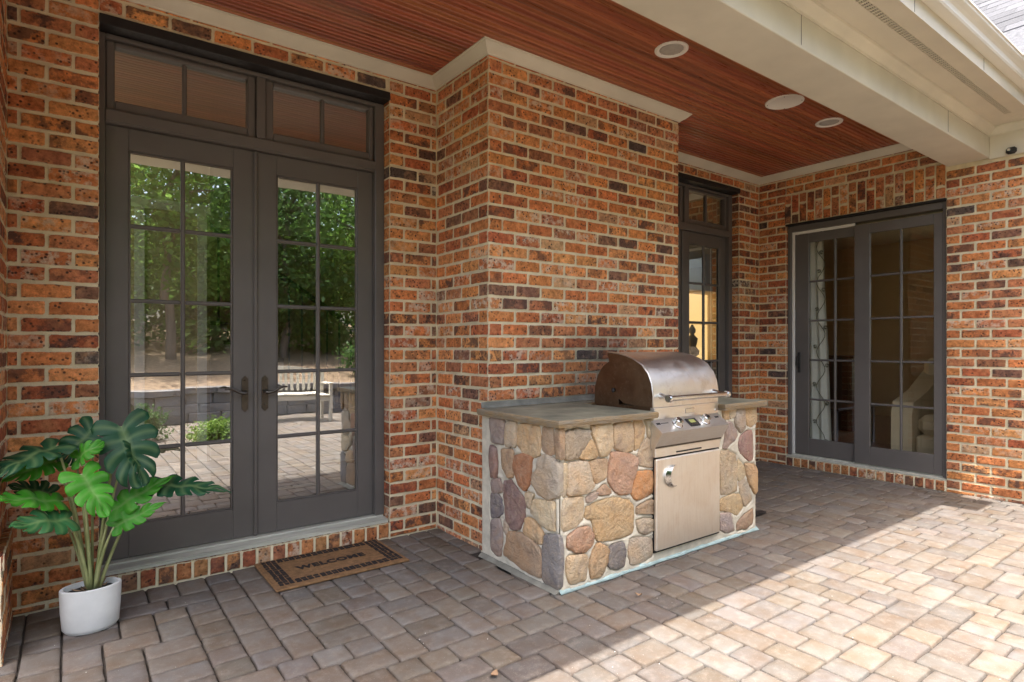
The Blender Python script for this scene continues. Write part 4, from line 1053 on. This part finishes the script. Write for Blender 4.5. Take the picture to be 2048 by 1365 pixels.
for i in range(10):
    x = 2.9 - (i + 1) * .25; z = FZ + .17 * (i + 1)
    MB().box(x - .03, x + .249, 5.87, 6.9, z + .0005, z + .035).build('tread', 'darkwood', stc)
    for q in (.06, .185): MB().tube([(x + q, 5.93, z + .035), (x + q, 5.93, z + .93 - q * .5)], .010, 8).build('baluster', 'black', stc)
MB().tube([(2.95, 5.93, FZ + .98), (.35, 5.93, FZ + 1.7 + 1.0)], .028, 10).build('handrail', 'darkwood', stc, True)
living = thing('living_room', None, None, (7, 5, FZ), kind='structure')
MB().box(3.4, 11, 3.861, 8.9, FZ - .1, FZ).build('floor', 'floor_in', living); MB().box(6.33, 11, -1, 3.859, FZ - .1, FZ).build('floor', 'floor_in', living)
MB().box(3.4, 11, 3.861, 8.9, 2.98, 3.08).build('ceiling', 'ceil_in', living); MB().box(6.33, 11, -1, 3.859, 2.98, 3.08).build('ceiling', 'ceil_in', living)
m = MB(); m.box(3.4, 11, 8.8, 8.9, FZ, 2.98); m.box(3.31, 3.4, 3.861, 8.8, FZ, 2.98); m.box(11, 11.1, 2.6, 8.9, FZ, 2.98); m.box(11, 11.1, -1, .2, FZ, 2.98); m.box(11, 11.1, .2, 2.6, FZ, .5); m.box(11, 11.1, .2, 2.6, 2.6, 2.98)
m.box(6.33, 11, -1.1, -1, FZ, 2.98); m.build('room_wall', 'wall_in', living)
m = MB(); m.box(6.33, 6.36, ry1 - .01, ry1 + .09, FZ, 2.6); m.box(6.33, 6.36, ry0 - .09, ry0 + .01, FZ, 2.6); m.box(6.262, 6.33, ry0 - .03, ry0 - .001, FZ, 2.55); m.box(6.262, 6.33, ry1 - .004, ry1 + .03, FZ, 2.55); m.build('door_casing', 'white', living)
cab = thing('lit_cabinet', 'cream cabinet with warm lit shelves seen through the second French door', 'cabinet', (7.75, 5.8, FZ))
m = MB(); m.box(6.9, 8.7, 5.60, 6.1, FZ, 1.0); m.box(6.9, 7.0, 5.62, 6.1, 1.001, 2.75); m.box(8.6, 8.7, 5.62, 6.1, 1.001, 2.75); m.box(6.9, 8.7, 5.62, 6.1, 2.12, 2.2); m.box(6.9, 8.7, 5.62, 6.1, 2.7, 2.78); m.box(7.001, 8.599, 6.07, 6.1, 2.2, 2.7); m.build('carcass', 'cream', cab)
MB().box(7.001, 8.599, 6.05, 6.068, 1.03, 2.119).build('lit_back', 'lit', cab)
for z in (1.62,): MB().box(7.001, 8.599, 5.72, 6.049, z, z + .03).build('shelf', 'cream', cab)
MB().box(6.88, 8.72, 5.57, 6.1, 1.0005, 1.03).build('worktop', 'darkwood', cab)
st_ = thing('figurine', 'dark seated figurine standing on the lit cabinet worktop', 'figurine', (7.85, 5.8, 1.03))
MB().lathe([(.09, 1.031), (.09, 1.07), (.05, 1.09), (.10, 1.13), (.11, 1.19), (.06, 1.25), (.075, 1.32), (.085, 1.38), (.04, 1.43), (.03, 1.45), (.05, 1.48), (.055, 1.52), (.035, 1.56), (.01, 1.60)], (7.85, 5.80, 0), 20).build('figure', 'hardware', st_, True)
cu = thing('curtain', 'pale curtain with a dark vine print behind the sliding door', 'curtain', (6.42, 3.08, FZ))
m = MB(); V = []; n = 26
for k, z in enumerate((2.62, 1.9, 1.2, .6, .11)):
    for i in range(n + 1):
        t = i / n; y = 3.27 - t * (.19 + .075 * k / 4 + (.02 if k > 1 else 0)); V.append((6.42 + .022 * math.sin(t * 17), y, z))
m.add(V, [(k * (n + 1) + i, k * (n + 1) + i + 1, (k + 1) * (n + 1) + i + 1, (k + 1) * (n + 1) + i) for k in range(4) for i in range(n)]); m.build('drape', 'curtain', cu, True)
vn = MB(); pts = [(6.392, 3.10 + .045 * math.sin(z * 17), z) for z in [.12 + i * .04 for i in range(62)]]; vn.tube(pts, .004, 5)
for i in range(3, 60, 5):
    c = Vector(pts[i]); s_ = 1 if (i // 5) % 2 else -1
    for k in range(3): vn.tube([c + Vector((0, s_ * (.022 + (.020 - k * .006) * math.cos(a)), .02 + (.020 - k * .006) * math.sin(a))) for a in [j * .7 for j in range(9)]], .0025, 4)
vn.build('vine_print', 'vine', cu)
ac = thing('armchair', 'cream upholstered armchair with nailhead trim inside the sliding door', 'armchair', (7.1, 1.8, FZ))
MB().box(6.62, 7.5, 1.5100, 2.3000, FZ + .08, FZ + .30, .02).build('base', 'cream', ac, 30)
MB().box(6.66, 7.3, 1.6900, 2.3100, FZ + .302, FZ + .50, .06).build('seat_cushion', 'cream', ac, 30)
V = []; pr = [(6.58, FZ + .08), (6.58, FZ + .50), (6.62, FZ + .62), (6.78, FZ + .66), (7.0, FZ + .72), (7.5, FZ + .95), (7.5, FZ + .08)]
MB().prism([(a, b) for a, b in pr], 1, 1.4900, 1.6850).build('arm', 'cream', ac, 30)
MB().prism([(a, b) for a, b in pr], 1, 2.3150, 2.5000).build('arm', 'cream', ac, 30)
MB().box(7.32, 7.52, 1.5100, 2.4800, FZ + .2, FZ + 1.05, .06).build('backrest', 'cream', ac, 30)
for x in (6.62, 7.42):
    for y in (1.5300, 2.4300): MB().box(x, x + .05, y, y + .05, FZ, FZ + .079).build('leg', 'darkwood', ac)
for i in range(14): MB().lathe([(.009, 0), (.005, .005), (0, .006)], (6.62 + i * .06, 1.4895, FZ + .11), 8, ax=(0, -1, 0)).build('nailhead', 'hardware', ac)
tb = thing('low_table', 'dark low table inside the sliding door', 'table', (7.4, 3.4, FZ))
MB().box(6.9, 8.0, 3.15, 3.75, FZ + .44, FZ + .47, .008).build('table_top', 'darkwood', tb)
for x in (6.95, 7.9):
    for y in (3.2, 3.65): MB().box(x, x + .05, y, y + .05, FZ, FZ + .439).build('leg', 'darkwood', tb)
dc = thing('dark_cupboard', 'tall dark wood cupboard deep in the living room', 'cupboard', (9, 4.3, FZ))
MB().box(8.6, 9.1, 3.75, 4.7, FZ, FZ + 1.0, .01).build('carcass', 'darkwood', dc)
MB().box(8.57, 9.12, 3.72, 4.73, FZ + 1.001, FZ + 1.04, .01).build('top', 'darkwood', dc)

# ================================================================== THE YARD (seen in the glass)
mul = thing('mulch_bank', None, None, (2, -9, 0), kind='structure')
m = MB(); V = []; nx, ny_ = 40, 18
for j in range(ny_ + 1):
    for i in range(nx + 1):
        x = -14 + 30 * i / nx; y = -3.75 - 16 * j / ny_; V.append((x, y, .48 + .10 * j + .12 * mnoise.noise(Vector((x * .6, y * .6, 0)))))
m.add(V, [(j * (nx + 1) + i, j * (nx + 1) + i + 1, (j + 1) * (nx + 1) + i + 1, (j + 1) * (nx + 1) + i) for j in range(ny_) for i in range(nx)]); m.build('bank', 'mulch', mul, True)
rw = thing('retaining_wall', 'low grey bluestone block retaining wall round the patio', 'stone wall', (1, -3.6, 0))
r = random.Random(31); bl = []
for v in range(5):
    b_ = MB(); q = random.Random(60 + v); b_.box(-.5, .5, -.5, .5, -.5, .5, .04); b_.v = [(x + q.uniform(-.02, .02), y + q.uniform(-.04, .04), z + q.uniform(-.03, .03)) for x, y, z in b_.v]; bl.append(b_.mesh('stone', 'bluestone'))
for k, (h0, h1) in enumerate(((0, .15), (.152, .30), (.302, .46), (.462, .56))):
    x = -4 + (k % 2) * .2
    while x < 7.0:
        L = r.uniform(.32, .62) if k < 3 else r.uniform(.6, 1.0); g = r.uniform(.8, 1.2)
        put('stone', bl[r.randrange(5)], rw, loc=(x + L / 2, -3.68 + r.uniform(-.02, .02) - (.03 * k if k < 3 else .05), (h0 + h1) / 2), scale=(L - .012, .30 if k < 3 else .38, h1 - h0), color=(.16 * g, .165 * g, .18 * g, 1)); x += L
def crown(m, c, rad, n, size, r, flat=.8):
    cl = []
    for _ in range(max(6, n // 90)):
        d = Vector((r.gauss(0, 1), r.gauss(0, 1), r.gauss(0, 1))).normalized() * (r.random() ** .4); cl.append((Vector((c[0] + d.x * rad, c[1] + d.y * rad, c[2] + d.z * rad * flat)), rad * r.uniform(.16, .32)))
    for _ in range(n):
        q, s_ = cl[r.randrange(len(cl))]; p = q + Vector((r.gauss(0, s_), r.gauss(0, s_), r.gauss(0, s_ * .6)))
        a = Vector((r.gauss(0, 1), r.gauss(0, 1), r.gauss(0, .7))).normalized(); b = a.cross(Vector((r.gauss(0, 1), r.gauss(0, 1), r.gauss(0, 1)))).normalized(); L = size * r.uniform(.6, 1.3)
        m.add([p, p + a * L * .5 + b * L * .28, p + a * L, p + a * L * .5 - b * L * .28], [(0, 1, 2, 3)])
def tree(label, x, y, h, rad, n, seed, mat='foliage', base=.5, low=.45, tr=.11, size=.17):
    r = random.Random(seed); t = thing('leafy_tree', label, 'tree', (x, y, base), group='trees beyond the patio')
    P = [Vector((x + .06 * i * r.uniform(-1, 1), y + .06 * i * r.uniform(-1, 1), base - .2 + h * i / 7)) for i in range(8)]
    k = MB(); k.tube(P, [tr * (1 - .1 * i) for i in range(8)], 10)
    for i in range(9):
        q = P[3 + i % 4]; a = r.uniform(0, 6.28); e = q + Vector((math.cos(a) * rad * .7, math.sin(a) * rad * .7, rad * r.uniform(.2, .6))); k.tube([q, q.lerp(e, .5) + Vector((0, 0, .15)), e], [tr * .45, tr * .3, tr * .1], 6)
    k.build('trunk', 'bark', t, True)
    m = MB(); crown(m, (x, y, base + h * (low + .35)), rad, int(n * .75), size, r, h * .34 / rad); crown(m, (x, y, base + h * low), rad * .8, int(n * .25), size, r, .8); m.build('crown', mat, t)
tree('tall leafy tree with a pale trunk near the retaining wall', 1.75, -7.4, 7.0, 1.7, 7000, 1, low=.42)
tree('dense dark tree behind the garden bench', 4.6, -8.6, 6.4, 2.0, 8000, 2, 'foliage2', low=.36)
tree('broad leafy tree at the far side of the yard', 7.4, -8.0, 6.0, 2.1, 8000, 3, low=.36)
tree('bushy low tree growing on the mulch bank', -1.0, -8.2, 5.6, 2.1, 8000, 4, low=.3)
tree('tall dark tree deep in the wood', 2.8, -12.5, 7.6, 2.7, 8000, 5, 'foliage2', low=.3, size=.2)
tree('tall pale green tree deep in the wood', 6.6, -13, 7.8, 2.8, 8000, 6, low=.3, size=.2)
tree('slim tree at the edge of the wood', -2.6, -12.5, 7.4, 2.7, 8000, 7, low=.3, size=.2)
tree('round tree farthest down the bank', 10.2, -11.5, 7.2, 2.7, 8000, 8, 'foliage2', low=.3, size=.2)
tree('small understorey tree beside the pale trunk', 3.1, -9.6, 3.6, 1.5, 6000, 9, low=.3)
tree('small understorey tree by the broad leafy tree', 6.0, -10.2, 4.0, 1.7, 6000, 10, low=.3)
tree('small understorey tree left of the bushy low tree', .2, -10.4, 4.2, 1.7, 6000, 12, low=.3)
r = random.Random(77); m = MB()
for i in range(16): crown(m, (-9 + i * 1.75, -17 + r.uniform(-1, 1), 3.6 + r.uniform(-.6, .6)), 2.3, 1100, .42, r, 1.15)
m.build('far_wood', 'foliage2', kind='stuff', label='far green wood closing the yard behind the trees', category='wood')
def bush(label, x, y, z, rad, h, n, seed, mat='shrub', size=.05):
    r = random.Random(seed); t = thing('low_shrub', label, 'shrub', (x, y, z)); k = MB()
    for i in range(7): a = i * .9; k.tube([(x, y, z), (x + math.cos(a) * rad * .6, y + math.sin(a) * rad * .6, z + h * .7)], [.012, .005], 5)
    k.build('stem', 'bark', t); m = MB(); crown(m, (x, y, z + h * .5), rad * .8, n, size, r, h / rad * .6); m.build('foliage', mat, t)
bush('low bright green spreading shrub at the patio edge', 1.62, -1.25, 0, .38, .24, 2600, 41)
bush('wispy grey green shrub beside the bright shrub', .75, -1.9, 0, .35, .5, 1500, 42, 'foliage2', .05)
bush('dark round shrub on the mulch bank', 5.4, -4.9, .55, .7, .8, 3000, 43, 'foliage2', .08)
bn = thing('garden_bench', 'pale slatted garden bench on the patio by the retaining wall', 'bench', (2.95, -2.6, 0))
for i in range(5): MB().box(2.25, 3.55, -2.86 + i * .095, -2.78 + i * .095, .42, .445, .004).build('seat_slat', 'fence', bn)
for i in range(13): MB().box(2.30 + i * .097, 2.345 + i * .097, -2.93, -2.905, .47, .80 + .09 * math.sin(math.pi * i / 12), .003).build('back_slat', 'fence', bn)
V = [(2.25 + 1.3 * i / 12, .80 + .10 * math.sin(math.pi * i / 12)) for i in range(13)]
MB().prism(V + [(a, b + .06) for a, b in V[::-1]], 1, -2.94, -2.895).build('top_rail', 'fence', bn)
for x in (2.22, 3.53):
    MB().box(x, x + .05, -2.94, -2.885, 0, .82, .004).build('leg', 'fence', bn); MB().box(x, x + .05, -2.46, -2.405, 0, .62, .004).build('leg', 'fence', bn); MB().box(x - .01, x + .06, -2.884, -2.38, .6205, .65, .006).build('armrest', 'fence', bn)
MB().box(2.2705, 3.5295, -2.46, -2.42, .34, .415, .004).build('apron', 'fence', bn)
